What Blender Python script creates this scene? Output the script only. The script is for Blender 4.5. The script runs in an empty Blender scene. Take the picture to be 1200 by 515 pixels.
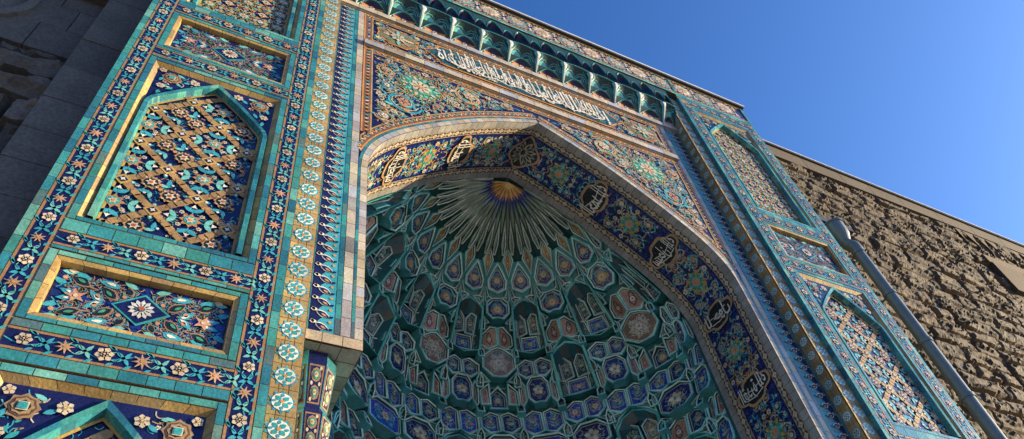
import bpy, math, random
import numpy as np
from mathutils import Vector, noise, Matrix
from math import sin, cos, pi, radians, sqrt, atan2, hypot
random.seed(7)
S = 0.6            # metres per drawing unit
GZ = 2.67          # eye height above the ground in drawing units
EPS = 0.006
scene = bpy.context.scene
COL = scene.collection

# ------------------------------------------------------------------ palette
NAVY=(.009,.012,.075); COB=(.012,.035,.22); CYAN=(.05,.33,.42); TEAL=(.04,.33,.34); DTEAL=(.015,.12,.14)
LTEAL=(.16,.5,.46); OCH=(.46,.3,.08); TAN=(.36,.25,.13); BRN=(.13,.07,.03); CRM=(.58,.5,.36); WHT=(.72,.69,.6)
PINK=(.5,.27,.16); BLK=(.012,.02,.02); GRN=(.05,.27,.16); ORG=(.58,.25,.05); BEI=(.5,.45,.36); GREY=(.3,.29,.27); MINT=(.3,.55,.42)
def jit(c, a=.12, rnd=random):
    k = 1+rnd.uniform(-a, a)
    return (min(1,c[0]*k*(1+rnd.uniform(-a,a)*.3)), min(1,c[1]*k), min(1,c[2]*k*(1+rnd.uniform(-a,a)*.3)))
def mix(a,b,t): return tuple(a[i]*(1-t)+b[i]*t for i in range(3))

# ------------------------------------------------------------------ materials
def new_mat(name):
    m = bpy.data.materials.new(name); m.use_nodes = True
    nt = m.node_tree; b = nt.nodes['Principled BSDF']
    return m, nt, b
def N(nt, t, **k):
    n = nt.nodes.new(t)
    for a, v in k.items(): setattr(n, a, v)
    return n
def tile_material():
    m, nt, b = new_mat('glazed_tile'); L = nt.links.new
    at = N(nt,'ShaderNodeAttribute', attribute_name='Col')
    tc = N(nt,'ShaderNodeTexCoord')
    n1 = N(nt,'ShaderNodeTexNoise'); n1.inputs['Scale'].default_value = 3.2; n1.inputs['Detail'].default_value = 6
    n2 = N(nt,'ShaderNodeTexNoise'); n2.inputs['Scale'].default_value = 34; n2.inputs['Detail'].default_value = 4
    L(tc.outputs['Object'], n1.inputs['Vector']); L(tc.outputs['Object'], n2.inputs['Vector'])
    r1 = N(nt,'ShaderNodeMapRange'); r1.inputs['From Min'].default_value=.3; r1.inputs['From Max'].default_value=.7; r1.inputs['To Min'].default_value=.72; r1.inputs['To Max'].default_value=1.15
    r2 = N(nt,'ShaderNodeMapRange'); r2.inputs['From Min'].default_value=.3; r2.inputs['From Max'].default_value=.7; r2.inputs['To Min'].default_value=.8; r2.inputs['To Max'].default_value=1.15
    L(n1.outputs['Fac'], r1.inputs['Value']); L(n2.outputs['Fac'], r2.inputs['Value'])
    mu = N(nt,'ShaderNodeMath', operation='MULTIPLY'); L(r1.outputs[0], mu.inputs[0]); L(r2.outputs[0], mu.inputs[1])
    vm = N(nt,'ShaderNodeVectorMath', operation='SCALE'); L(at.outputs['Color'], vm.inputs[0]); L(mu.outputs[0], vm.inputs['Scale'])
    L(vm.outputs[0], b.inputs['Base Color'])
    rr = N(nt,'ShaderNodeMath', operation='MULTIPLY_ADD'); rr.inputs[1].default_value=.35
    L(n2.outputs['Fac'], rr.inputs[0]); L(at.outputs['Alpha'], rr.inputs[2]); L(rr.outputs[0], b.inputs['Roughness'])
    bp = N(nt,'ShaderNodeBump'); bp.inputs['Strength'].default_value=.35; bp.inputs['Distance'].default_value=.01
    L(n2.outputs['Fac'], bp.inputs['Height']); L(bp.outputs[0], b.inputs['Normal'])
    b.inputs['Specular IOR Level'].default_value = .5
    return m
MT = tile_material()
def stone_material(name, c1, c2, scale=2.0, rough=.85, bump=.5, fleck=.0, bd=.03):
    m, nt, b = new_mat(name); L = nt.links.new
    tc = N(nt,'ShaderNodeTexCoord')
    n1 = N(nt,'ShaderNodeTexNoise'); n1.inputs['Scale'].default_value = scale; n1.inputs['Detail'].default_value = 10; n1.inputs['Roughness'].default_value=.65
    n2 = N(nt,'ShaderNodeTexNoise'); n2.inputs['Scale'].default_value = scale*14; n2.inputs['Detail'].default_value = 5
    at = N(nt,'ShaderNodeAttribute', attribute_name='Col')
    for n in (n1,n2): L(tc.outputs['Object'], n.inputs['Vector'])
    cr = N(nt,'ShaderNodeMix', data_type='RGBA'); cr.inputs[6].default_value=(*c1,1); cr.inputs[7].default_value=(*c2,1)
    r1 = N(nt,'ShaderNodeMapRange'); r1.inputs['From Min'].default_value=.32; r1.inputs['From Max'].default_value=.68
    L(n1.outputs['Fac'], r1.inputs['Value']); L(r1.outputs[0], cr.inputs[0])
    mm = N(nt,'ShaderNodeVectorMath', operation='MULTIPLY'); L(cr.outputs[2], mm.inputs[0]); L(at.outputs['Color'], mm.inputs[1])
    r2 = N(nt,'ShaderNodeMapRange'); r2.inputs['From Min'].default_value=.3; r2.inputs['From Max'].default_value=.7; r2.inputs['To Min'].default_value=.7; r2.inputs['To Max'].default_value=1.25
    L(n2.outputs['Fac'], r2.inputs['Value'])
    vm = N(nt,'ShaderNodeVectorMath', operation='SCALE'); L(mm.outputs[0], vm.inputs[0]); L(r2.outputs[0], vm.inputs['Scale'])
    L(vm.outputs[0], b.inputs['Base Color']); b.inputs['Roughness'].default_value = rough
    ad = N(nt,'ShaderNodeMath', operation='MULTIPLY_ADD'); ad.inputs[1].default_value=.25; L(n2.outputs['Fac'], ad.inputs[0]); L(n1.outputs['Fac'], ad.inputs[2])
    bp = N(nt,'ShaderNodeBump'); bp.inputs['Strength'].default_value=bump; bp.inputs['Distance'].default_value=bd
    L(ad.outputs[0], bp.inputs['Height']); L(bp.outputs[0], b.inputs['Normal'])
    return m
MSTONE_L = stone_material('dark_granite', (.085,.077,.066), (.14,.127,.11), 1.6)
MSTONE_R = stone_material('brown_granite', (.045,.03,.017), (.08,.055,.03), 1.6, bump=.7)
MCOPE = stone_material('dressed_brown_stone', (.058,.042,.025), (.085,.063,.038), 1.2, bump=.25)
MPLAIN = stone_material('masonry', (.2,.19,.17), (.27,.25,.22), 1.0)
MPAVE = stone_material('granite_paving', (.34,.32,.29), (.44,.42,.38), .8, bump=.3)
def metal(name, col, rough, metallic=1.0):
    m, nt, b = new_mat(name); L = nt.links.new
    tc = N(nt,'ShaderNodeTexCoord'); n = N(nt,'ShaderNodeTexNoise'); n.inputs['Scale'].default_value=5; n.inputs['Detail'].default_value=8
    L(tc.outputs['Object'], n.inputs['Vector'])
    mr = N(nt,'ShaderNodeMapRange'); mr.inputs['To Min'].default_value=rough-.1; mr.inputs['To Max'].default_value=rough+.2
    L(n.outputs['Fac'], mr.inputs['Value']); L(mr.outputs[0], b.inputs['Roughness'])
    mx = N(nt,'ShaderNodeMix', data_type='RGBA'); mx.inputs[6].default_value=(*[c*.75 for c in col],1); mx.inputs[7].default_value=(*[min(1,c*1.15) for c in col],1)
    L(n.outputs['Fac'], mx.inputs[0]); L(mx.outputs[2], b.inputs['Base Color'])
    b.inputs['Metallic'].default_value = metallic
    return m
MZINC = metal('weathered_zinc', (.16,.19,.2), .45, .25)
MFLASH = metal('white_painted_flashing', (.75,.75,.75), .4, 0)
MDARKM = metal('dark_metal_edge', (.03,.03,.035), .5, .3)

# ------------------------------------------------------------------ mesh builder
class MB:
    """collects flat-coloured faces in drawing units (h, y, z) and links them as one mesh"""
    def __init__(s): s.v=[]; s.f=[]; s.c=[]
    def face(s, pts, col, rough=.12):
        i=len(s.v); s.v.extend(pts); s.f.append(tuple(range(i,i+len(pts)))); s.c.append((*col,rough))
    def box(s,x0,x1,y0,y1,z0,z1,col,rough=.12,skip=''):
        P=[(x,y,z) for x in (x0,x1) for y in (y0,y1) for z in (z0,z1)]
        F={'l':(0,1,3,2),'r':(4,6,7,5),'f':(0,4,5,1),'b':(2,3,7,6),'d':(0,2,6,4),'u':(1,5,7,3)}
        for k,q in F.items():
            if k not in skip: s.face([P[i] for i in q],col,rough)
    def tube(s, pts, rad, col, n=12, rough=.3, cap=True):
        rings=[]
        for i,p in enumerate(pts):
            p=Vector(p); a=Vector(pts[max(0,i-1)]); b=Vector(pts[min(len(pts)-1,i+1)])
            d=(b-a).normalized(); u=d.orthogonal().normalized() if i==0 else (u-d*u.dot(d)).normalized(); w=d.cross(u)
            r=rad[i] if isinstance(rad,(list,tuple)) else rad
            rings.append([tuple(p+u*(r*cos(2*pi*k/n))+w*(r*sin(2*pi*k/n))) for k in range(n)])
        for a,b in zip(rings,rings[1:]):
            for k in range(n): s.face([a[k],a[(k+1)%n],b[(k+1)%n],b[k]],col,rough)
        if cap: s.face(rings[0][::-1],col,rough); s.face(rings[-1],col,rough)
    def build(s, name, mat=MT, parent=None, label=None, smooth=False, merge=False):
        me=bpy.data.meshes.new(name)
        V=np.array(s.v,dtype=np.float64).reshape(-1,3)
        V=V*S; V[:,2]+=GZ*S
        me.from_pydata(V.tolist(),[],s.f)
        nl=np.array([len(f) for f in s.f])
        ca=me.color_attributes.new('Col','FLOAT_COLOR','CORNER')
        ca.data.foreach_set('color', np.repeat(np.array(s.c,dtype=np.float32),nl,axis=0).ravel())
        me.materials.append(mat)
        o=bpy.data.objects.new(name,me); COL.objects.link(o)
        if parent is not None:
            o.parent=parent
        if label: o['label']=label
        if merge or smooth:
            import bmesh
            bm=bmesh.new(); bm.from_mesh(me); bmesh.ops.remove_doubles(bm,verts=bm.verts,dist=1e-4)
            bmesh.ops.recalc_face_normals(bm, faces=bm.faces)
            bm.to_mesh(me); bm.free()
        if smooth:
            me.shade_smooth()
        return o
def tag(o,label=None,cat=None,group=None,kind=None):
    if label:o['label']=label
    if cat:o['category']=cat
    if group:o['group']=group
    if kind:o['kind']=kind
    return o

class D:
    """drawing pen: 2-D shapes mapped on a surface. T(u,v,L)->(h,y,z)"""
    def __init__(s, mb, T, L=0, m=None): s.mb=mb; s.T=T; s.L=L; s.m=m
    def at(s, cx, cy, a=0, sc=1, fx=1):
        ca,sa=cos(a)*sc,sin(a)*sc; T0=s.T
        return D(s.mb, lambda u,v,L: T0(cx+ca*u*fx-sa*v, cy+sa*u*fx+ca*v, L), s.L)
    def up(s,n=1): return D(s.mb,s.T,s.L+n)
    def poly(s,pts,col,L=0,rough=.12):
        s.mb.face([s.T(u,v,s.L+L) for u,v in pts],col,rough)
    def rect(s,u0,u1,v0,v1,col,L=0,rough=.12): s.poly([(u0,v0),(u1,v0),(u1,v1),(u0,v1)],col,L,rough)
    def disc(s,x,y,r,col,L=0,n=10,ry=None):
        ry=ry or r
        s.poly([(x+r*cos(2*pi*k/n),y+ry*sin(2*pi*k/n)) for k in range(n)],col,L)
    def star(s,x,y,r,r2,n,col,L=0,a=0):
        s.poly([(x+(r if k%2==0 else r2)*cos(a+pi*k/n),y+(r if k%2==0 else r2)*sin(a+pi*k/n)) for k in range(2*n)],col,L)
    def leaf(s,x,y,l,w,a,col,L=0,bend=0):
        P=[(0,0),(.22,.75),(.5,1),(.8,.55),(1,0),(.8,-.55),(.5,-1),(.22,-.75)]
        ca,sa=cos(a),sin(a); q=[]
        for t,k in P:
            u=t*l; v=k*w*.5+bend*l*(t*t)
            q.append((x+ca*u-sa*v,y+sa*u+ca*v))
        s.poly(q,col,L)
    def stroke(s,pts,w,col,L=0,rough=.12,taper=False):
        n=len(pts); A=[];B=[]
        for i,(x,y) in enumerate(pts):
            a=pts[max(0,i-1)]; b=pts[min(n-1,i+1)]; dx,dy=b[0]-a[0],b[1]-a[1]; l=hypot(dx,dy) or 1
            ww=w*.5*((1-.75*i/(n-1)) if taper else 1)
            A.append((x-dy/l*ww,y+dx/l*ww)); B.append((x+dy/l*ww,y-dx/l*ww))
        for i in range(n-1): s.poly([A[i],A[i+1],B[i+1],B[i]],col,L,rough)
    def loop(s,pts,w,col,L=0):
        """closed line of width w drawn inward along a closed outline"""
        n=len(pts); cx=sum(p[0] for p in pts)/n; cy=sum(p[1] for p in pts)/n
        q=inset(pts,w)
        for i in range(n): s.poly([pts[i],pts[(i+1)%n],q[(i+1)%n],q[i]],col,L)
        return q
    def flower(s,x,y,r,n,cp,cc,L=0,a=0,co=None,pw=None):
        if co: s.disc(x,y,r*.72,co,L,2*n)
        for k in range(n):
            t=a+2*pi*k/n
            s.leaf(x+cos(t)*r*.2,y+sin(t)*r*.2,r*.8,(pw or 2.6/n*1.9)*r,t,cp,L+1)
        s.disc(x,y,r*.3,cc,L+2,8)
        s.disc(x,y,r*.13,cp,L+3,6)
    def scroll(s,x,y,R,a0,d,col,lc,fc,L=0,turns=1.35,w=None,big=False):
        w=w or R*.1; n=16; P=[]
        for k in range(n+1):
            t=k/n; r=R*(.98-.62*t); a=a0+d*t*turns*2*pi; P.append((x+r*cos(a),y+r*sin(a)))
        s.stroke(P,w*1.25,col,L)
        s.stroke([(x+(px-x)*.8,y+(py-y)*.8) for px,py in P],w*.5,CRM if lc[0]!=CRM else CYAN,L)
        for k in (0,2,4,6,8,10,12,14):
            px,py=P[k]; r0=atan2(py-y,px-x)
            s.leaf(px,py,R*(.46 if k<8 else .3),R*.2,r0+d*(2.2 if (k//2)%2 else .8),lc[(k//2)%len(lc)],L+1,bend=.25*d)
        s.flower(x,y,R*.36,6 if not big else 8,fc[0],fc[1],L+1,a0)
def inset(pts,w):
    n=len(pts); out=[]
    ar=sum(pts[i][0]*pts[(i+1)%n][1]-pts[(i+1)%n][0]*pts[i][1] for i in range(n)); sg=1 if ar>0 else -1
    for i in range(n):
        p=pts[i]; a=pts[i-1]; b=pts[(i+1)%n]
        d1=(p[0]-a[0],p[1]-a[1]); d2=(b[0]-p[0],b[1]-p[1])
        l1=hypot(*d1) or 1e-6; l2=hypot(*d2) or 1e-6
        n1=(-d1[1]/l1*sg,d1[0]/l1*sg); n2=(-d2[1]/l2*sg,d2[0]/l2*sg)
        mx,my=n1[0]+n2[0],n1[1]+n2[1]; mm=mx*mx+my*my
        k=2*w/max(mm,.8)
        out.append((p[0]+mx*k,p[1]+my*k))
    return out
def pin(pts,x,y):
    c=False;n=len(pts);j=n-1
    for i in range(n):
        if (pts[i][1]>y)!=(pts[j][1]>y) and x<(pts[j][0]-pts[i][0])*(y-pts[i][1])/(pts[j][1]-pts[i][1])+pts[i][0]: c=not c
        j=i
    return c
def pdist(pts,x,y):
    best=9e9;n=len(pts)
    for i in range(n):
        ax,ay=pts[i];bx,by=pts[(i+1)%n];dx,dy=bx-ax,by-ay;q=dx*dx+dy*dy or 1e-9
        t=max(0,min(1,((x-ax)*dx+(y-ay)*dy)/q)); best=min(best,hypot(x-ax-t*dx,y-ay-t*dy))
    return best
LEAFC=[[CYAN,LTEAL,CRM],[CYAN,ORG,LTEAL],[TEAL,CRM,CYAN]]
def fill_scrolls(d,poly,rmax,rmin,seed,sym=None,taken=(),line=(OCH,CYAN,ORG),pet=(CRM,PINK,WHT),gaps=True):
    """pack spiral scrolls inside an outline; sym mirrors about u = sym"""
    rnd=random.Random(seed); xs=[p[0] for p in poly]; ys=[p[1] for p in poly]
    C=list(taken); new=[]
    area=(max(xs)-min(xs))*(max(ys)-min(ys))
    for q in range(int(area*(44 if gaps else 8))):
        x=rnd.uniform(min(xs),max(xs)); y=rnd.uniform(min(ys),max(ys)); a=rnd.uniform(0,6.3); b=rnd.choice((-1,1)); ln=rnd.uniform(.16,.34)
        c=rnd.choice(((.48,.3,.09),CYAN,LTEAL,(.5,.28,.1),(.55,.48,.34),CYAN,(.48,.3,.09)))
        if sym is not None and x>sym: continue
        if not pin(poly,x,y) or pdist(poly,x,y)<ln*.75: continue
        for mm in ((1,-1) if sym is not None else (1,)):
            xx=x if mm==1 else 2*sym-x
            pts=[(xx+mm*ln*(t-.5)*cos(a)-mm*b*ln*.9*(t-.5)**2*sin(a)*2, y+ln*(t-.5)*sin(a)+b*ln*.9*(t-.5)**2*cos(a)*2) for t in (0,.2,.4,.6,.8,1)]
            d.stroke(pts,.03,c,1+q%2)
            if q%3==0: d.disc(pts[-1][0],pts[-1][1],.032,CRM if q%2 else ORG,3,6)
    d=d.up(3)
    r=rmax
    while r>=rmin:
        for _ in range(200 if r>rmin*1.4 else 700):
            x=rnd.uniform(min(xs),max(xs)) ; y=rnd.uniform(min(ys),max(ys))
            if sym is not None and x>sym: x=2*sym-x
            if sym is not None and abs(x-sym)<r: continue
            if not pin(poly,x,y) or pdist(poly,x,y)<r*1.02: continue
            if any((x-a)**2+(y-b)**2<(r+c)**2*.96 for a,b,c in C): continue
            C.append((x,y,r)); new.append((x,y,r))
            if sym is not None: C.append((2*sym-x,y,r))
        r*=.82
    for i,(x,y,r) in enumerate(new):
        a=rnd.uniform(0,6.3); dd=rnd.choice((-1,1)); lc=line[i%len(line)]; le=LEAFC[i%3]; f=(pet[i%len(pet)],(BRN if i%2 else ORG))
        def one(x,a,dd):
            if r>rmin*1.7: d.scroll(x,y,r,a,dd,lc,le,f,1)
            elif gaps:
                if i%3==0: d.flower(x,y,r*.9,6,f[0],BRN,1,a)
                else:
                    for k in range(3): d.leaf(x+cos(a+pi)*r*.8,y+sin(a+pi)*r*.8,r*1.6,r*.5,a+(k-1)*.55,le[k],1,bend=.1*dd)
        one(x,a,dd)
        if sym is not None: one(2*sym-x,pi-a,-dd)

def tiles(d,u0,u1,v0,v1,tl,pal,vert=True,seed=1,L=0,gap=.014,rough=.1,ja=.14,base=BRN):
    rnd=random.Random(seed); d.rect(u0,u1,v0,v1,base,L,.5)
    a,b=(v0,v1) if vert else (u0,u1); n=max(1,round((b-a)/tl)); g=gap/2
    for k in range(n):
        p,q=a+(b-a)*k/n+g,a+(b-a)*(k+1)/n-g; c=jit(rnd.choice(pal),ja,rnd)
        if rnd.random()<.04: c=mix(c,(.12,.11,.09),.55)
        if vert: d.rect(u0+g,u1-g,p,q,c,L+1,rough)
        else: d.rect(p,q,v0+g,v1-g,c,L+1,rough)
TPAL=[(.035,.23,.25),(.045,.27,.265),(.03,.19,.235),(.025,.14,.2),(.075,.31,.28),(.13,.36,.3),(.035,.22,.27),(.05,.25,.22)]
BPAL=[(.5,.45,.36),(.42,.38,.31),(.34,.32,.32),(.4,.42,.46),(.55,.5,.38),(.47,.38,.26)]
OPAL=[(.4,.27,.09),(.36,.23,.07),(.45,.31,.1),(.3,.21,.09)]

def slab(mb,x0,x1,z0,z1,y0,y1,col,rough=.3):      # facade slab with visible edges
    mb.box(x0,x1,y0,y1,z0,z1,col,rough)

# flower border: d local frame u across (-w/2..w/2), v along 0..len
def flower_band(d,w,ln,seed=0,pitch=.54):
    rnd=random.Random(seed); h=w/2
    d.rect(-h,h,0,ln,NAVY,0,.1)
    for s in (-1,1):
        d.rect(s*h,s*(h-.045),0,ln,(.3,.17,.07),1,.4)
    n=max(1,round(ln/pitch)); p=ln/n; iw=h-.05
    P=[(iw*.55*sin(2*pi*(k/8)/2),k*p/8) for k in range(8*n+1)]
    d.stroke(P,.02,CYAN,1)
    for k in range(n):
        y=(k+.5)*p+rnd.uniform(-.012,.012); r=min(iw*.86,p*.33)*rnd.uniform(.88,1.08); ro=rnd.uniform(-.3,.3); cr_=jit(CRM,.18,rnd); pk_=jit(PINK,.22,rnd)
        if k%2: 
            d.flower(0,y,r*.95,6,cr_,BRN,3,.5+ro,cr_); d.disc(0,y,r*.42,BRN,5,8)
            for q in range(6): d.disc(r*.3*cos(q*pi/3),y+r*.3*sin(q*pi/3),r*.08,CRM,6,5)
        else: d.star(0,y,r*1.05,r*.42,8,CRM,3,.2); d.star(0,y,r*.9,r*.36,8,pk_,4,.2); d.disc(0,y,r*.2,OCH,5,6)
        y2=k*p
        for s in (-1,1):
            c=LTEAL if (k+s)%2 else CYAN
            d.leaf(0,y2,iw*1.0,.062,s*.75+(0 if s>0 else pi)*0+ (0),c,2,.15)
            d.leaf(0,y2,iw*1.0,.062,pi-s*.75,c,2,-.15)
            d.leaf(s*iw*.78,y2+p*.26*s,.15,.05,pi/2-s*.6,TEAL,2); d.leaf(-s*iw*.8,y2+p*.22,.12,.045,pi/2+s*.5,CYAN,2); d.disc(0,y2,.028,ORG,3,6); d.stroke([(s*iw*.2,y2+.05),(s*iw*.6,y2+p*.18),(s*iw*.45,y2+p*.3)],.014,LTEAL,2)
def medallion_band(d,w,ln,dark=False,pitch=.54,seed=0):
    rnd=random.Random(seed); h=w/2
    n=max(1,round(ln/pitch)); p=ln/n
    base=(.3,.19,.08)
    d.rect(-h,h,0,ln,(.14,.09,.05),0,.6)
    for k in range(n):
        c=jit((.37,.245,.09),.2,rnd)
        for (a,b) in ((-h,-h*.33),(-h*.33,h*.33),(h*.33,h)):
            for (e,f) in ((0,.5),(.5,1)):
                d.rect(a+.006,b-.006,(k+e)*p+.006,(k+f)*p-.006,jit(c,.1,rnd),1,.5)
        y=(k+.5)*p; r=min(h*.86,p*.42)
        e=d.at(0,y)
        e.star(0,0,r*1.1*rnd.uniform(.94,1.04),r*.8,10,jit(CYAN,.2,rnd),2,pi/2)
        e.disc(0,0,r*.8,jit(WHT,.12,rnd),3,14)
        for q in range(4): e.leaf(cos(pi/4+q*pi/2)*r*.14,sin(pi/4+q*pi/2)*r*.14,r*.55,r*.42,pi/4+q*pi/2,TEAL,4)
        for q in range(4): e.leaf(cos(q*pi/2)*r*.42,sin(q*pi/2)*r*.42,r*.36,r*.26,q*pi/2,CYAN,4)
        e.disc(0,0,r*.16,ORG,5,6)
def arrow_band(d,w,ln,sg=1,pitch=.33):
    h=w/2
    def q(a,b): return (min(a*sg,b*sg),max(a*sg,b*sg))
    a,b=q(-h,-h*.1); d.rect(a,b,0,ln,NAVY,0); a,b=q(-h*.1,h); d.rect(a,b,0,ln,CYAN,0)
    n=round(ln/pitch); p=ln/n
    for k in range(n):
        e=d.at(0,(k+.5)*p,0,1,sg)
        e.poly([(-h*.1,-p*.5),(h*.25,-p*.2),(-h*.1,p*.1)],NAVY,1)
        e.poly([(-h*.1,p*.5),(-h*.35,p*.25),(-h*.1,0)],CYAN,1)
        e.leaf(-h*.55,p*.12,h*1.35,p*.52,-.5,WHT,2); e.leaf(-h*.45,p*.06,h*1.2,p*.36,-.5,NAVY,3); e.leaf(-h*.1,-p*.12,h*.5,p*.16,-.5,PINK,4)
        e.leaf(-h*.95,p*.1,h*.55,p*.3,.2,WHT,3); e.leaf(-h*.8,p*.3,h*.4,p*.22,-1.2,WHT,3)
        e.disc(h*.62,p*.32,.035,ORG,2,6); e.leaf(h*.5,-p*.35,h*.45,p*.2,.5,NAVY,2)
def diamond_chain(d,w,ln,pitch=.34,base=(.05,.03,.02),dia=(.5,.42,.3)):
    h=w/2; d.rect(-h,h,0,ln,dia,0,.3); d.rect(-h*.8,h*.8,0,ln,base,1,.3)
    n=round(ln/pitch); p=ln/n
    for k in range(n):
        y=(k+.5)*p; d.poly([(0,y-p*.36),(h*.72,y),(0,y+p*.36),(-h*.72,y)],dia,2); d.disc(0,y,h*.2,ORG,3,6)
        for s in (-1,1): d.poly([(0,y+s*p*.36),(s*h*.3,y+s*p*.5),(0,y+s*p*.64),(-s*h*.3,y+s*p*.5)],dia,2)
        for s in (-1,1): d.poly([(s*h*.75,y+p*.18),(s*h*.75,y+p*.8),(s*h*.45,y+p*.5)],BLK,2)

def arch_outline(a,z0,top,n=7):
    """half outline of a pointed arch (right side) from (a,z0) to (0,top)"""
    H=top-z0; P=[]
    rs=.42*a
    for k in range(n+1):
        t=radians(46)*k/n; P.append((a-rs+rs*cos(t),z0+rs*sin(t)*1.05))
    x1,y1=P[-1]; cx,cy=x1*.5,y1+(top-y1)*.6
    for k in range(1,n+1):
        t=k/n; P.append((x1*(1-t)**2+2*cx*t*(1-t), y1*(1-t)**2+2*cy*t*(1-t)+top*t*t))
    return P

def facadeT(y, sg=1, cx=0):        # plane facing the viewer at depth y; mirrored by sg
    return lambda u,v,L: (sg*(u+cx), y-L*EPS, v)

# ------------------------------------------------------------------ root of the portal
portal=bpy.data.objects.new('tiled_portal',None); COL.objects.link(portal)
tag(portal,'tall portal of blue, turquoise and ochre mosaic tile with pointed arch and honeycomb vault','portal')

DP=.55      # depth of the arch plane
DM=.15      # depth of the medallion strip
YV=2.95     # back edge of the arch soffit
ARCH=[(6,16.6),(5.95,17.2),(5.78,17.75),(5.5,18.28),(5.1,18.82),(4.6,19.35),(3.9,20.0),(3.1,20.68),(2.4,21.22),(1.6,21.75),(.8,22.22),(0,22.65)]
def smooth_curve(P,m=4):
    out=[]
    n=len(P)
    for i in range(n-1):
        p0=P[max(0,i-1)];p1=P[i];p2=P[i+1];p3=P[min(n-1,i+2)]
        for k in range(m):
            t=k/m
            out.append(tuple(.5*((2*p1[j])+(-p0[j]+p2[j])*t+(2*p0[j]-5*p1[j]+4*p2[j]-p3[j])*t*t+(-p0[j]+3*p1[j]-3*p2[j]+p3[j])*t**3) for j in (0,1)))
    out.append(P[-1]); return out
HALF=[(6,10.39),(6,12),(6,13.5),(6,15)]+smooth_curve(ARCH,3)      # right half, bottom to apex
def poly_len(P):
    l=[0]
    for a,b in zip(P,P[1:]): l.append(l[-1]+hypot(b[0]-a[0],b[1]-a[1]))
    return l
HL=poly_len(HALF); HTOT=HL[-1]
def half_at(s):                       # point + outward normal at arc length s on right half
    s=max(0,min(HTOT,s)); import bisect
    i=min(len(HALF)-2,max(0,bisect.bisect_right(HL,s)-1)); t=(s-HL[i])/(HL[i+1]-HL[i])
    a,b=HALF[i],HALF[i+1]; x=a[0]+(b[0]-a[0])*t; z=a[1]+(b[1]-a[1])*t
    def nrm(j):
        j=max(0,min(len(HALF)-2,j)); a,b=HALF[j],HALF[j+1]; l=hypot(b[0]-a[0],b[1]-a[1]); return ((b[1]-a[1])/l,-(b[0]-a[0])/l)
    n0=nrm(i-1) if t<.5 else nrm(i); n1=nrm(i) if t<.5 else nrm(i+1); w=t+.5 if t<.5 else t-.5
    n=(n0[0]*(1-w)+n1[0]*w, n0[1]*(1-w)+n1[1]*w); l=hypot(*n); return x,z,n[0]/l,n[1]/l
def arch_face_T(y,sg):                # u = outward offset on the front plane, v = arc length
    def T(u,v,L):
        x,z,nx,nz=half_at(v)
        xx=x+nx*u; zz=z+nz*u
        if xx<0: zz-= -xx*0; xx=0
        return (sg*xx,y-L*EPS,zz)
    return T
def soffit_T(sg):                     # u = depth 0..(YV-DP), v = arc length
    def T(u,v,L):
        x,z,nx,nz=half_at(v)
        return (sg*max(0,(x-nx*L*EPS)),DP+u,z-nz*L*EPS)
    return T
def arch_z(h):
    h=abs(h)
    for a,b in zip(HALF,HALF[1:]):
        if b[0]<=h<=a[0] and a[0]!=b[0]: return a[1]+(b[1]-a[1])*(a[0]-h)/(a[0]-b[0])
    return 16.6
def arch_h(z):
    if z<=16.6: return 6.0
    for a,b in zip(HALF,HALF[1:]):
        if a[1]<=z<=b[1]: return a[0]+(b[0]-a[0])*(z-a[1])/(b[1]-a[1])
    return 0.0

# ------------------------------------------------------------------ masonry body
def masonry():
    mb=MB(); c=(1,1,1)
    for s in (-1,1):
        x0,x1=sorted((s*7.2,s*12.08)); mb.box(x0,x1,.45,13,-GZ,30.6,c)
        x0,x1=sorted((s*7.2,s*7.72)); mb.box(x0,x1,.2,.46,-GZ,28.8,c)
        x0,x1=sorted((s*7.7,s*12.08)); mb.box(x0,x1,.26,.46,-GZ,30.55,c)
        x0,x1=sorted((s*6.03,s*7.21)); mb.box(x0,x1,DP+.03,YV,10.42,26.5,c)
    mb.box(-12.08,12.08,.12,13,29.35,30.58,c)
    mb.box(-7.21,7.21,DP+.4,YV,26.0,29.36,c)
    mb.box(-7.21,7.21,12.6,13,-GZ,29.36,c)      # back wall
    # spandrel masonry behind the arch plane, stepped along the curve
    n=60
    for k in range(n):
        h0=-6.03+12.06*k/n; h1=-6.03+12.06*(k+1)/n; zz=max(arch_z(h0),arch_z(h1),arch_z((h0+h1)/2))+.05
        mb.box(h0,h1,DP+.03,YV,zz,26.2,c)
    mb.box(-7.21,7.21,YV,12.6,25.9,26.2,c)
    return mb.build('masonry_core',MPLAIN,portal)
masonry()

# ------------------------------------------------------------------ pier panels
CX=9.9    # panel axis (distance from portal axis)
def growth(d,poly,dens,seed,ln0=.13,ln1=.24,w=.018,cols=None):
    rnd=random.Random(seed); xs=[p[0] for p in poly]; ys=[p[1] for p in poly]
    cols=cols or (CYAN,LTEAL,(.45,.3,.12),(.55,.48,.36),CYAN,TEAL)
    for q in range(int((max(xs)-min(xs))*(max(ys)-min(ys))*dens)):
        x=rnd.uniform(min(xs),max(xs)); y=rnd.uniform(min(ys),max(ys)); a=rnd.uniform(0,6.3); l=rnd.uniform(ln0,ln1); c=rnd.choice(cols)
        if not pin(poly,x,y) or pdist(poly,x,y)<l*.6: continue
        if q%3: d.stroke([(x+l*(t-.5)*cos(a)-l*1.5*(t-.5)**2*sin(a),y+l*(t-.5)*sin(a)+l*1.5*(t-.5)**2*cos(a)) for t in (0,.25,.5,.75,1)],w,c,1)
        elif q%2: d.leaf(x-l*.35*cos(a),y-l*.35*sin(a),l*.7,l*.26,a,c,1,.1)
        else: d.flower(x,y,l*.28,5,rnd.choice((CRM,WHT,PINK)),BRN,1,a)
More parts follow.
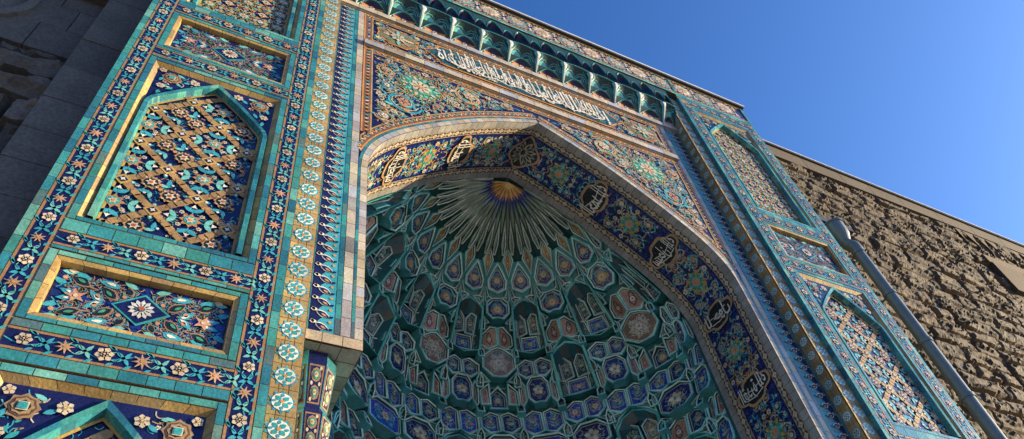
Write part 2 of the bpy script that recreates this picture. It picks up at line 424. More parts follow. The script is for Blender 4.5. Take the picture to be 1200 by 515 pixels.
def lozenge_field(d,poly,cx,cz,seed):
    """brick lattice with alternating flower lozenges, clipped by centre tests"""
    rnd=random.Random(seed); growth(d,poly,75,seed,.09,.18,.014,(CYAN,TEAL,LTEAL,COB,(.45,.3,.12))); d=d.up(3)
    xs=[p[0] for p in poly]; zs=[p[1] for p in poly]; g=.685
    x0,x1,z0,z1=min(xs),max(xs),min(zs),max(zs)
    def ok(x,y,m=.02): return pin(poly,x,y) and pdist(poly,x,y)>m
    m0=int((x0-cx)/g)-2; m1=int((x1-cx)/g)+2; n0=int((z0-cz)/g)-2; n1=int((z1-cz)/g)+2
    st=.079; q=int(g/st/1)
    for m in range(m0,m1+1):
        for n in range(n0,n1+1):
            X=cx+m*g; Z=cz+n*g
            if (m+n)%2: # lattice node
                for sa in (pi/4,3*pi/4,5*pi/4,7*pi/4):
                    k=8
                    for i in range(1,k):
                        t=i/k*g/1.0; bx=X+cos(sa)*t*sqrt(2)*.5; bz=Z+sin(sa)*t*sqrt(2)*.5
                        if ok(bx,bz,.045):
                            d.poly([(bx-.085,bz-.03),(bx+.0,bz-.095),(bx+.085,bz-.03),(bx+.085,bz+.03),(bx,bz+.095),(bx-.085,bz+.03)] if i%2 else [(bx-.058,bz-.058),(bx+.058,bz-.058),(bx+.058,bz+.058),(bx-.058,bz+.058)],jit((.33,.205,.085),.22,rnd),1+(i%4),.4)
                if ok(X,Z,.09):
                    d.poly([(X-.17,Z),(X,Z-.17),(X+.17,Z),(X,Z+.17)],jit(OCH,.1,rnd),5,.4)
                    d.poly([(X-.1,Z),(X,Z-.1),(X+.1,Z),(X,Z+.1)],NAVY,6)
                    d.star(X,Z,.065,.03,4,WHT,7,.4)
            else:
                if m%2==0:   # cyan lozenge
                    if ok(X,Z,.12):
                        d.star(X,Z,.22,.14,8,(.42,.22,.09),3); d.disc(X,Z,.125,TEAL,4,8); d.star(X,Z,.1,.055,6,CRM,5); d.disc(X,Z,.035,ORG,6,6)
                    for a in range(4):
                        t=a*pi/2
                        for s in (-1,1):
                            px,pz=X+cos(t)*.26,Z+sin(t)*.26
                            if ok(px+cos(t)*.1,pz+sin(t)*.1,.1):
                                d.leaf(px,pz,.24,.12,t+s*.75,CYAN if a%2 else LTEAL,2,.15*s)
                        if ok(X+cos(t)*.44,Z+sin(t)*.44,.09):
                            d.star(X+cos(t)*.43,Z+sin(t)*.43,.07,.03,3,WHT,3,t); d.leaf(X+cos(t)*.2,Z+sin(t)*.2,.2,.04,t,CYAN,1)
                    for a in range(4):
                        t=pi/4+a*pi/2; px,pz=X+cos(t)*.27,Z+sin(t)*.27
                        if ok(px,pz,.08): d.flower(px,pz,.055,5,CRM,BRN,2,t)
                else:
                    for s in (-1,1):
                        px,pz=X+.2*s,Z+.14*s
                        if ok(px,pz,.16):
                            d.star(px,pz,.215,.16,10,(.38,.22,.09),3); d.disc(px,pz,.135,BLK,4,10); d.star(px,pz,.115,.06,6,CRM,5); d.disc(px,pz,.04,(.4,.1,.04),6,6)
                            for a in range(8): d.disc(px+.165*cos(a*pi/4),pz+.165*sin(a*pi/4),.024,CRM if a%2 else OCH,5,5)
                        px,pz=X+.22*s,Z-.22*s
                        if ok(px,pz,.1):
                            d.leaf(px-.08*s,pz+.08*s,.26,.11,-s*pi/4+(pi if s<0 else 0)*0+.5,CYAN,1,.2); d.leaf(px-.08*s,pz+.08*s,.2,.09,-s*pi/4-.6,LTEAL,1,-.2); d.disc(px+.03,pz,.03,WHT,3,6)
                        for a in (0,1):
                            px,pz=(X+.5*s,Z) if a==0 else (X,Z+.5*s)
                            if ok(px,pz,.09): d.leaf(px-.08*s*(1-a),pz-.08*s*a,.2,.1,(0 if a==0 else pi/2)+(0 if s>0 else pi),CYAN,1); d.disc(px,pz,.03,WHT,2,6)
                    if ok(X,Z,.1): d.disc(X,Z,.045,ORG,2,6)
def strap_field(d,poly,cx,cz,seed):
    """interlaced ochre star strapwork over navy with small flowers"""
    rnd=random.Random(seed); xs=[p[0] for p in poly]; zs=[p[1] for p in poly]
    def ok(x,y,m=.03): return pin(poly,x,y) and pdist(poly,x,y)>m
    def line(ax,az,bx,bz,w,c,L):
        n=max(2,int(hypot(bx-ax,bz-az)/.09))
        for i in range(n):
            p=(ax+(bx-ax)*i/n,az+(bz-az)*i/n); q=(ax+(bx-ax)*(i+1)/n,az+(bz-az)*(i+1)/n)
            if ok((p[0]+q[0])/2,(p[1]+q[1])/2,.05): d.stroke([p,q],w,c,L,.4)
    g=.95
    for m in range(-4,5):
        for n in range(-8,9):
            X=cx+m*g; Z=cz+n*g
            if not (min(xs)-g<X<max(xs)+g and min(zs)-g<Z<max(zs)+g): continue
            R=.46
            for k in range(8):
                a=k*pi/4+pi/8; b=a+3*pi/4
                line(X+R*cos(a),Z+R*sin(a),X+R*cos(b),Z+R*sin(b),.055,(.42,.27,.09),2)
                line(X+R*cos(a),Z+R*sin(a),X+(R+.22)*cos(a),Z+(R+.22)*sin(a),.055,(.42,.27,.09),2)
            if ok(X,Z,.15): d.star(X,Z,.2,.14,8,GRN if (m+n)%2 else TEAL,3); d.flower(X,Z,.14,8,CRM,ORG,4)
            for k in range(8):
                a=k*pi/4; px,pz=X+.33*cos(a),Z+.33*sin(a)
                if ok(px,pz,.1): d.leaf(px-.07*cos(a),pz-.07*sin(a),.17,.09,a,CYAN if k%2 else LTEAL,3)
            px,pz=X+g/2,Z+g/2
            if ok(px,pz,.15): d.star(px,pz,.2,.1,4,(.42,.22,.07),3,0); d.flower(px,pz,.13,6,CRM,BRN,4)
            for px,pz in ((X+g/2,Z),(X,Z+g/2)):
                if ok(px,pz,.1): d.flower(px,pz,.09,5,WHT if (m+n)%2 else PINK,BRN,3); d.leaf(px,pz+.08,.12,.07,1.2,CYAN,2); d.leaf(px,pz-.08,.12,.07,-1.9,CYAN,2)

def arched_panel(pier,sg,z0,z1,kind,seed):
    """frame box z0..z1, 3.24 wide. recessed spandrels, teal arch moulding, deep field"""
    W=1.6; x0,x1=CX-W,CX+W
    mb=MB(); d=D(mb,facadeT(0,sg))
    # outer teal frame with a lit tan bevel inside
    f=.14
    tiles(d,x0,x0+f,z0,z1,.42,TPAL,True,seed,1); tiles(d,x1-f,x1,z0,z1,.42,TPAL,True,seed+1,1)
    tiles(d,x0+f,x1-f,z1-f,z1,.42,TPAL,False,seed+2,1); tiles(d,x0+f,x1-f,z0,z0+f*.8,.42,TPAL,False,seed+3,1)
    xa,xb,za,zb=x0+f,x1-f,z0+f*.8,z1-f
    r1=.09; t=.12; b=.11
    # bevel: tan tiles from (y=0) to (y=r1)
    def P(u,v,y): return (sg*u,y,v)
    nb=12
    def bevel(A,B,A2,B2,ya,yb,pal,n,sd):
        rnd=random.Random(sd)
        for k in range(n):
            g_=.005/(hypot(B[0]-A[0],B[1]-A[1])+.01); s0,s1=k/n+g_,(k+1)/n-g_
            l=lambda p,q,s:(p[0]+(q[0]-p[0])*s,p[1]+(q[1]-p[1])*s)
            a,bb,c,e=l(A,B,s0),l(A,B,s1),l(A2,B2,s1),l(A2,B2,s0)
            mb.face([P(*a,ya),P(*bb,ya),P(*c,yb),P(*e,yb)],jit(rnd.choice(pal),.12,rnd),.35)
    bevel((xa,za),(xa,zb),(xa+b,za+b),(xa+b,zb-b),0,r1,OPAL,int((zb-za)/.4),seed+5)
    bevel((xb,za),(xb,zb),(xb-b,za+b),(xb-b,zb-b),0,r1,OPAL,int((zb-za)/.4),seed+6)
    bevel((xa,zb),(xb,zb),(xa+b,zb-b),(xb-b,zb-b),0,r1,OPAL,8,seed+7)
    bevel((xa,za),(xb,za),(xa+b,za+b),(xb-b,za+b),0,r1,OPAL,8,seed+8)
    xa+=b;xb-=b;za+=b;zb-=b
    fr=mb.build('panel_frame',MT,pier)
    # spandrel + field share the shape
    mb=MB(); a=(xb-xa)/2+.01; cx=CX; top=zb-.02; zs=z1-1.95
    out=arch_outline(a-.02,zs,top); mid=arch_outline(a-.13,zs-.0,top-.16); inn=arch_outline(a-.16,zs,top-.2)
    full=lambda h,zb_:[(cx+h[0][0],zb_)]+[(cx+x,z) for x,z in h]+[(cx-x,z) for x,z in reversed(h[:-1])]+[(cx-h[0][0],zb_)]
    d=D(mb,facadeT(r1,sg))
    for s in (-1,1):   # spandrel ground as strips between the arch and the top edge
        for (p,q) in zip(out,out[1:]):
            d.poly([(cx+s*p[0],p[1]),(cx+s*q[0],q[1]),(cx+s*q[0],zb),(cx+s*p[0],zb)],NAVY,0)
        d.poly([(cx+s*out[0][0],za),(cx+s*(a+.02),za),(cx+s*(a+.02),zb),(cx+s*out[0][0],zb)],NAVY,0)
        tri=[(cx+s*a,zb-.04),(cx+s*a*.16,zb-.04)]+[(cx+s*x,z+.03) for x,z in reversed(out[2:-2])]
        if s<0: tri=tri[::-1]
        growth(d,tri,45,seed+s)
        d0=d; d=d.up(3)
        ux,uz=cx+s*(a-.36),zb-.36
        d.star(ux,uz,.23,.19,8,(.3,.2,.11),1); d.disc(ux,uz,.175,BRN,2,8); d.star(ux,uz,.15,.125,8,(.36,.25,.12),3); d.disc(ux,uz,.1,BLK,4,8); d.rect(ux-.055,ux+.055,uz-.055,uz+.055,TEAL,6); d.rect(ux-.072,ux+.072,uz-.072,uz+.072,CRM,5)
        d.flower(cx+s*(a-.86),zb-.28,.12,6,CRM,OCH,2,.3); d.flower(cx+s*(a-.2),zb-.82,.1,6,CRM,OCH,2); d.flower(cx+s*(a-.12),zb-.13,.09,5,CRM,ORG,2)
        for k,(dx,dz,an) in enumerate([(.62,.42,2.6),(.62,.2,.3),(.3,.68,-1.2),(.12,.6,1.9),(1.05,.16,.1),(.45,.75,-.9),(.75,.5,-.3),(1.15,.3,-.1),(.2,1.0,-1.6),(.95,.45,.3)]):
            px,pz=cx+s*(a-dx),zb-dz
            if pin(tri,px,pz) and pdist(tri,px,pz)>.07: d.leaf(px,pz,.2,.085,an if s>0 else pi-an,(CYAN,LTEAL,TEAL)[k%3],1,.1)
        d=d0
    mb.build('panel_spandrel',MT,pier)
    # arch moulding: teal ring proud of the spandrel
    mb=MB(); rnd=random.Random(seed+9); rp=random.Random(seed+19)
    def ring(h0,h1,ya,yb,pal,zb_,ja=.12):
        A=[(h0[0][0],zb_)]+h0; B=[(h1[0][0],zb_)]+h1
        # densify straight leg
        m=max(2,int((A[1][1]-zb_)/.4)); A=[(A[0][0],zb_+(A[1][1]-zb_)*k/m) for k in range(m)]+A[1:]; B=[(B[0][0],zb_+(B[1][1]-zb_)*k/m) for k in range(m)]+B[1:]
        for s in (-1,1):
            for i in range(len(A)-1):
                c=jit(rp.choice(pal),ja,rp)
                mb.face([P(cx+s*A[i][0],A[i][1],ya),P(cx+s*A[i+1][0],A[i+1][1],ya),P(cx+s*B[i+1][0],B[i+1][1],yb),P(cx+s*B[i][0],B[i][1],yb)],c,.1)
    yo=r1-.07; dep=r1+.13
    ring(out,[(x-.015,z-.012) if i<len(out)-1 else (0,z-.018) for i,(x,z) in enumerate(out)],r1,yo,TPAL,za)
    o2=[(x-.015,z-.012) if i<len(out)-1 else (0,z-.018) for i,(x,z) in enumerate(out)]
    ring(o2,mid,yo,yo+.01,TPAL,za)
    ring(mid,inn,yo+.01,dep,TPAL,za)
    mb.build('arch_moulding',MT,pier)
    # field
    mb=MB(); d=D(mb,facadeT(dep,sg)); fz=za
    fp=full(inn,fz)
    h=inn
    d.rect(cx-h[0][0],cx+h[0][0],fz,h[0][1],NAVY)
    for s in (-1,1):
        for p,q in zip(h,h[1:]): d.poly([(cx,p[1]),(cx+s*p[0],p[1]),(cx+s*q[0],q[1]),(cx,q[1])],NAVY,0)
    if kind=='lozenge': lozenge_field(d,fp,cx-.3,15.15-.685*2*3 if z0<9 else 15.15,seed)
    else: strap_field(d,fp,cx,z0+.9,seed)
    bp=inset(fp,.05)
    n=len(fp)
    for i in range(n): d.poly([fp[i],fp[(i+1)%n],bp[(i+1)%n],bp[i]],OCH,5,.4)
    mb.build('mosaic_field',MT,pier)

def rect_panel(pier,sg,z0,z1,seed,style=0):
    W=1.6; x0,x1=CX-W,CX+W; mb=MB(); d=D(mb,facadeT(0,sg)); f=.14
    tiles(d,x0,x0+f,z0,z1,.42,TPAL,True,seed,1); tiles(d,x1-f,x1,z0,z1,.42,TPAL,True,seed+1,1)
    tiles(d,x0+f,x1-f,z1-f*.8,z1,.42,TPAL,False,seed+2,1); tiles(d,x0+f,x1-f,z0,z0+f*.7,.42,TPAL,False,seed+3,1)
    xa,xb,za,zb=x0+f,x1-f,z0+f*.7,z1-f*.8
    def P(u,v,y): return (sg*u,y,v)
    rnd=random.Random(seed+4)
    def side(A,B,A2,B2,ya,yb,n):
        for k in range(n):
            g_=.005/(hypot(B[0]-A[0],B[1]-A[1])+.01); s0,s1=k/n+g_,(k+1)/n-g_
            l=lambda p,q,s:(p[0]+(q[0]-p[0])*s,p[1]+(q[1]-p[1])*s)
            mb.face([P(*l(A,B,s0),ya),P(*l(A,B,s1),ya),P(*l(A2,B2,s1),yb),P(*l(A2,B2,s0),yb)],jit(rnd.choice(OPAL),.12,rnd),.35)
    for (b,ya,yb) in ((.09,0,.02),(.012,.02,.15)):
        side((xa,za),(xa,zb),(xa+b,za+b),(xa+b,zb-b),ya,yb,4); side((xb,za),(xb,zb),(xb-b,za+b),(xb-b,zb-b),ya,yb,4)
        side((xa,zb),(xb,zb),(xa+b,zb-b),(xb-b,zb-b),ya,yb,8); side((xa,za),(xb,za),(xa+b,za+b),(xb-b,za+b),ya,yb,8)
        xa+=b;xb-=b;za+=b;zb-=b
    mb.build('panel_frame',MT,pier)
    mb=MB(); d=D(mb,facadeT(.15,sg)); d.rect(xa,xb,za,zb,NAVY); cz=(za+zb)/2; hw=(xb-xa)/2; hh=(zb-za)/2
    rn=random.Random(seed+6)
    # cobalt crackle of cut tile
    for i in range(13):
        for j in range(7):
            X=xa+(i+.5)*(xb-xa)/13; Z=za+(j+.5)*(zb-za)/7; a=rn.uniform(0,3)
            if rn.random()<.75: d.poly([(X+.1*cos(a+k*1.5708+rn.uniform(-.2,.2)),Z+.1*sin(a+k*1.5708)) for k in range(4)],jit(COB,.3,rn),1)
    V=(.3,.2,.13)
    for q in range(150):
        x=rn.uniform(.1,hw*.93); z=rn.uniform(.08,hh*.9); a=rn.uniform(0,6.3); l=.17; c=rn.choice((V,V,CYAN,(.4,.3,.22)))
        if x+l>hw or z+l*.6>hh: continue
        for sx in (-1,1):
            for sz in (-1,1): d.stroke([(CX+sx*(x+l*(t-.5)*cos(a)-l*1.2*(t-.5)**2*sin(a)),cz+sz*(z+l*(t-.5)*sin(a)+l*1.2*(t-.5)**2*cos(a))) for t in (0,.25,.5,.75,1)],.017,c,2)
    c1=D(mb,facadeT(.15,sg),3)
    for sx in (-1,1):
        for sz in (-1,1):
            e=c1.at(CX,cz,0,1,1); T0=e.T
            e=D(mb,(lambda T0,sx,sz:(lambda u,v,L:T0(u*sx,v*sz,L)))(T0,sx,sz),2)
            vine=[(.28,.0),(.38,.12),(.5,.22),(.66,.26),(.8,.3),(.95,.4),(1.1,.5)]
            vine=[(u*hw/1.2,v*hh/.6) for u,v in vine]; e.stroke(vine,.03,V,0)
            for (u,v,l,w,a) in ((.34,.1,.36,.2,.75),(.72,.27,.38,.2,.45)):
                u*=hw/1.2; v*=hh/.6
                e.leaf(u,v,l,w,a,V,1); e.leaf(u+.03,v+.02,l*.84,w*.72,a,BLK,2); e.leaf(u+.1,v+.06,l*.4,w*.3,a,GRN,3)
            e.leaf(.42*hw,.02*hh,.3,.14,.35,CYAN,1,.3); e.leaf(.45*hw,.03*hh,.16,.06,.35,WHT,2,.3)
            e.leaf(.68*hw,.1*hh,.3,.16,-.2,CYAN,1,.35); e.leaf(.72*hw,.11*hh,.16,.07,-.2,WHT,2,.35)
            e.leaf(.3*hw,.62*hh,.34,.16,.55,CYAN,1,-.3); e.leaf(.35*hw,.68*hh,.16,.07,.55,WHT,2,-.3)
            e.leaf(.62*hw,.72*hh,.3,.15,.15,CYAN,1,.3); e.leaf(.1*hw,.78*hh,.26,.12,.2,LTEAL,1,.2)
            e.leaf(.86*hw,.3*hh,.26,.13,.9,CYAN,1,-.3); e.leaf(.8*hw,.86*hh,.22,.11,.0,LTEAL,1)
            e.leaf(.13*hw,.42*hh,.24,.12,1.1,V,1); e.leaf(.15*hw,.47*hh,.17,.08,1.1,BLK,2)
            e.disc(.5*hw,.17*hh,.045,PINK,2,6); e.disc(.22*hw,.36*hh,.04,PINK,2,6); e.disc(.9*hw,.62*hh,.045,PINK,2,6)
            e.leaf(.9*hw,.92*hh,.15,.1,pi,CRM,2); e.stroke([(.95*hw,.2*hh),(.82*hw,.5*hh),(.9*hw,.75*hh)],.02,CYAN,1)
        c1.star(CX+sx*hw*.72,cz,.17,.07,5,PINK,3,0 if sx>0 else pi); c1.disc(CX+sx*hw*.72,cz,.04,CRM,4,6)
    c1.poly([(CX-.46,cz),(CX,cz-.36),(CX+.46,cz),(CX,cz+.36)],TEAL,1); c1.poly([(CX-.4,cz),(CX,cz-.31),(CX+.4,cz),(CX,cz+.31)],NAVY,2)
    c1.flower(CX,cz,.21,12,CRM if style==0 else (.5,.52,.5),DTEAL,3,0,GRN); c1.disc(CX,cz,.05,(.35,.1,.06),8,8)
    mb.build('mosaic_field',MT,pier)

def pier(sg):
    side='left' if sg<0 else 'right'
    mb=MB(); c=(.28,.2,.12)
    # front plate with holes is made of the strips between openings: plate at y 0..0.26
    xs=[7.72,8.3,11.5,12.08]
    rows=[(-GZ,1.2),(7.9+.3-.02,9.0-.02),(10.7,11.4),(17.72,18.26),(20.3,20.98),(28.36,30.58)]
    def bx(x0,x1,z0,z1,y0=.0,y1=.26):
        a,b=sorted((sg*x0,sg*x1)); mb.box(a,b,y0,y1,z0,z1,c,.4)
    bx(7.72,8.3,-GZ,29.11); bx(11.5,12.08,-GZ,29.11)
    for z0,z1 in ((-GZ,-.6),(.1,.6),(8.2,8.98),(10.72,11.38),(17.74,18.24),(20.32,20.96),(28.32,29.11)): bx(8.3,11.5,z0,z1)
    bx(8.3,11.5,-GZ,28.4,.24,.262)
    d=D(mb,facadeT(0,sg))
    # step down to the medallion strip: teal edge tiles facing the arch
    rnd=random.Random(3+sg); z=-GZ
    while z<28.78:
        z2=min(28.8,z+.42)
        mb.face([(sg*7.715,0,z+.01),(sg*7.715,0,z2-.01),(sg*7.715,DM,z2-.01),(sg*7.715,DM,z+.01)],jit(rnd.choice(TPAL[:4]),.12,rnd),.1)
        mb.face([(sg*12.084,0,z+.01),(sg*12.084,0,z2-.01),(sg*12.084,.4,z2-.01),(sg*12.084,.4,z+.01)],jit(rnd.choice(TPAL[:4]),.12,rnd),.1)
        z=z2
    z=28.8
    while z<30.5:
        z2=min(30.52,z+.43); mb.face([(sg*12.084,0,z+.01),(sg*12.084,0,z2-.01),(sg*12.084,.4,z2-.01),(sg*12.084,.4,z+.01)],jit(rnd.choice(TPAL[:4]),.12,rnd),.1); z=z2
    # edge strips of turquoise tile
    tiles(d,11.93,12.08,-GZ,29.1,.42,TPAL,True,21+sg,1); tiles(d,7.72,7.88,-GZ,28.8,.42,TPAL,True,22+sg,1)
    for z0,z1 in ((11.1,11.4),(10.62,10.7),(8.84,9.0),(8.2,8.4),(18.18,18.26),(17.72,17.78),(20.3,20.33),(20.75,20.98),(28.3,28.44),(28.92,29.1)):
        tiles(d,8.3 if z1<28.5 else 7.72,11.5 if z1<28.5 else 11.93,z0,z1,.42,TPAL,False,int(z0*10),2)
    body=mb.build('pier',MT,portal,'%s tiled pier flanking the arch'%side)
    def band(name,x,z0,z1,w,fn,seed,vert=True):
        mb=MB()
        if vert: T=lambda u,v,L:(sg*(x+u),-L*EPS-.008,z0+v); fn(D(mb,T),w,z1-z0)
        else: T=lambda u,v,L:(sg*(x+v),-L*EPS-.008,z0+u); fn(D(mb,T),w,z1)
        return mb.build(name,MT,body)
    band('flower_border',11.725,-1.5,28.98,.4,flower_band,1)
    band('flower_border',8.09,-1.5,28.5,.4,flower_band,2)
    for zc,w in ((28.68,.46),(20.54,.40),(17.98,.38),(10.9,.38),(8.62,.42),(.35,.4)):
        band('flower_border',8.3,zc,3.2,w,flower_band,3,False)
    # medallion strip, set back
    mb=MB(); fn=medallion_band
    fn(D(mb,lambda u,v,L:(sg*(7.46+u),DM-L*EPS,-1.5+v)),.51,28.78+1.5,seed=5)
    mb.face([(sg*7.2,0,28.8),(sg*7.72,0,28.8),(sg*7.72,DM,28.78),(sg*7.2,DM,28.78)],BLK,.5)  # underside above the strip, its black shadow put into the face colour
    mb.build('medallion_strip',MT,body)
    # reveal with a second medallion row and dark turquoise edge
    mb=MB(); wr=DP-DM
    d=D(mb,lambda u,v,L:(sg*(7.2-L*EPS),DM+wr/2-sg*0+u,-1.5+v)); medallion_band(d,wr-.04,28.0,seed=6)
    mb.build('reveal_medallion_strip',MT,body)
    arched_panel(body,sg,21.0,28.3,'strap',31)
    rect_panel(body,sg,18.28,20.28,41)
    arched_panel(body,sg,11.42,17.7,'lozenge',51)
    rect_panel(body,sg,9.02,10.6,61,1)
    arched_panel(body,sg,.62,8.16,'lozenge',71)
    return body
for sg in (-1,1): pier(sg)

# ------------------------------------------------------------------ strips beside the arch (arch plane)
def jamb(sg):
    mb=MB(); z0=10.39
    T=facadeT(DP,sg); d=D(mb,T)
    a,b=sorted((sg*6.25,sg*7.2)); mb.box(a,b,DP+.002,DP+.03,z0,26.4,BRN,.4)
    d.rect(6.58,7.2,z0,26.3,NAVY)
    tiles(d,6.25,6.46,z0+.27,26.3,.5,BPAL,True,81+sg,1,rough=.2); tiles(d,6.46,6.58,z0+.27,26.3,.42,TPAL[:4],True,82+sg,1)
    tiles(d,7.08,7.2,z0+.27,26.3,.42,TPAL[:4],True,83+sg,1)
    tiles(d,6.17,6.25,z0+.27,17,.42,TPAL[:4],True,84+sg,1)
    tiles(d,6.0,7.2,z0,z0+.26,.42,BPAL,False,85+sg,2,rough=.2)
    # underside
    e=D(mb,lambda u,v,L:(sg*u,v,z0-L*EPS)); rnd=random.Random(5)
    for i in range(3):
        for j in range(6):
            e.rect(6.0+i*.4+.01,6.4+i*.4-.01,DP+j*.4+.01,DP+(j+1)*.4-.01,jit((.3,.29,.26),.15,rnd),0,.4)
    e.rect(6.0,7.2,DP,YV,BRN,-1,.5)
    o=mb.build('jamb',MT,portal,'%s jamb with overhanging lower end'%('left' if sg<0 else 'right'))
    mb=MB(); arrow_band(D(mb,lambda u,v,L:(sg*(6.83+u),DP-.006-L*EPS,z0+.27+v)),.5,26.3-z0-.27,-1)
    mb.build('arrow_border',MT,o)
    # wall below the overhang
    mb=MB(); mb.box(*sorted((sg*7.2,sg*7.3)),DP,12.6,-GZ,10.39,DTEAL,.2)
    d=D(mb,lambda u,v,L:(sg*(7.195-L*EPS),u,v)); tiles(d,DP,YV,-GZ,10.39,.5,TPAL[:4],True,9,1)
    for k in range(6): 
        for m in range(24): d.star(DP+.25+k*.4,-2.3+m*.52,.17,.08,6,(CRM,OCH,CYAN)[m%3],3)
    mb.build('reveal_wall',MT,o)
for sg in (-1,1): jamb(sg)

# ------------------------------------------------------------------ corner columns
def column(sg):
    cx,cy=sg*6.78,1.2; mb=MB()
    mb.tube([(cx,cy,-GZ+.9),(cx,cy,7.6)],.24,NAVY,10,.15,False)
    d=D(mb,lambda u,v,L:(cx+(.245+L*EPS)*sin(u*4.1),cy-(.245+L*EPS)*cos(u*4.1),v))
    for k in range(22):
        for q in range(3):
            z=-1.5+k*.42+q*.14; u=-.5+q*.42
            d.flower(u,z,.1,6,CRM if k%2 else ORG,OCH,1); d.leaf(u+.12,z+.08,.14,.06,1.2,CYAN,1); d.leaf(u-.12,z-.08,.14,.06,-1.9,LTEAL,1)
    sh=mb.build('column_shaft',MT,portal,'%s corner colonnette'%('left' if sg<0 else 'right'))
    mb=MB(); mb.box(cx-.38,cx+.38,cy-.38,cy+.38,-GZ,-GZ+.5,GREY,.6); mb.tube([(cx,cy,-GZ+.5),(cx,cy,-GZ+.6),(cx,cy,-GZ+.95)],[.38,.36,.26],GREY,10,.5)
    mb.build('base',MT,sh)
    # faceted capital flaring upward
    mb=MB(); lv=[(7.55,.26),(8.15,.3),(8.2,.34),(9.0,.42),(9.15,.33),(10.1,.44),(10.36,.44)]
    n=8
    ring=lambda z,r:[(cx+r*cos(pi/8+k*pi/4)*1.05,cy+r*sin(pi/8+k*pi/4)*1.05,z) for k in range(n)]
    for (za,ra),(zb,rb) in zip(lv,lv[1:]):
        A,B=ring(za,ra),ring(zb,rb)
        for k in range(n):
            q=(k+1)%n; mb.face([A[k],A[q],B[q],B[k]],(DTEAL,LTEAL,NAVY)[(k+int(za*3))%3],.12)
            if zb-za>.4:
                a0,a1,b1,b0=[Vector(p) for p in (A[k],A[q],B[q],B[k])]; nn=(a1-a0).cross(b0-a0).normalized()
                def T(u,v,L,a0=a0,a1=a1,b0=b0,b1=b1,nn=nn):
                    p=(a0*(1-u)+a1*u)*(1-v)+(b0*(1-u)+b1*u)*v+nn*(L*EPS+.004); return tuple(p)
                e=D(mb,T); e.poly([(.1,.06),(.9,.06),(.9,.94),(.1,.94)],(.3,.17,.07) if zb>8.5 else OCH,0); e.poly([(.18,.1),(.82,.1),(.82,.9),(.18,.9)],NAVY,1)
                for t in ((.5,.3),(.5,.7)):
                    e.poly([(t[0]+.28*cos(x*.785),t[1]+.17*sin(x*.785)) for x in range(8)],(.35,.2,.1),2); e.poly([(t[0]+.2*cos(x*.785),t[1]+.12*sin(x*.785)) for x in range(8)],GRN,3); e.poly([(t[0]+.12*cos(x*.785),t[1]+.07*sin(x*.785)) for x in range(8)],CRM,4); e.poly([(t[0]+.04*cos(x*.785),t[1]+.03*sin(x*.785)) for x in range(8)],ORG,5)
                for t in ((.27,.5),(.73,.5),(.27,.14),(.73,.86)): e.poly([(t[0]+.08*cos(x*1.047),t[1]+.05*sin(x*1.047)) for x in range(6)],CRM,2)
    mb.build('capital',MT,sh)
for sg in (-1,1): column(sg)

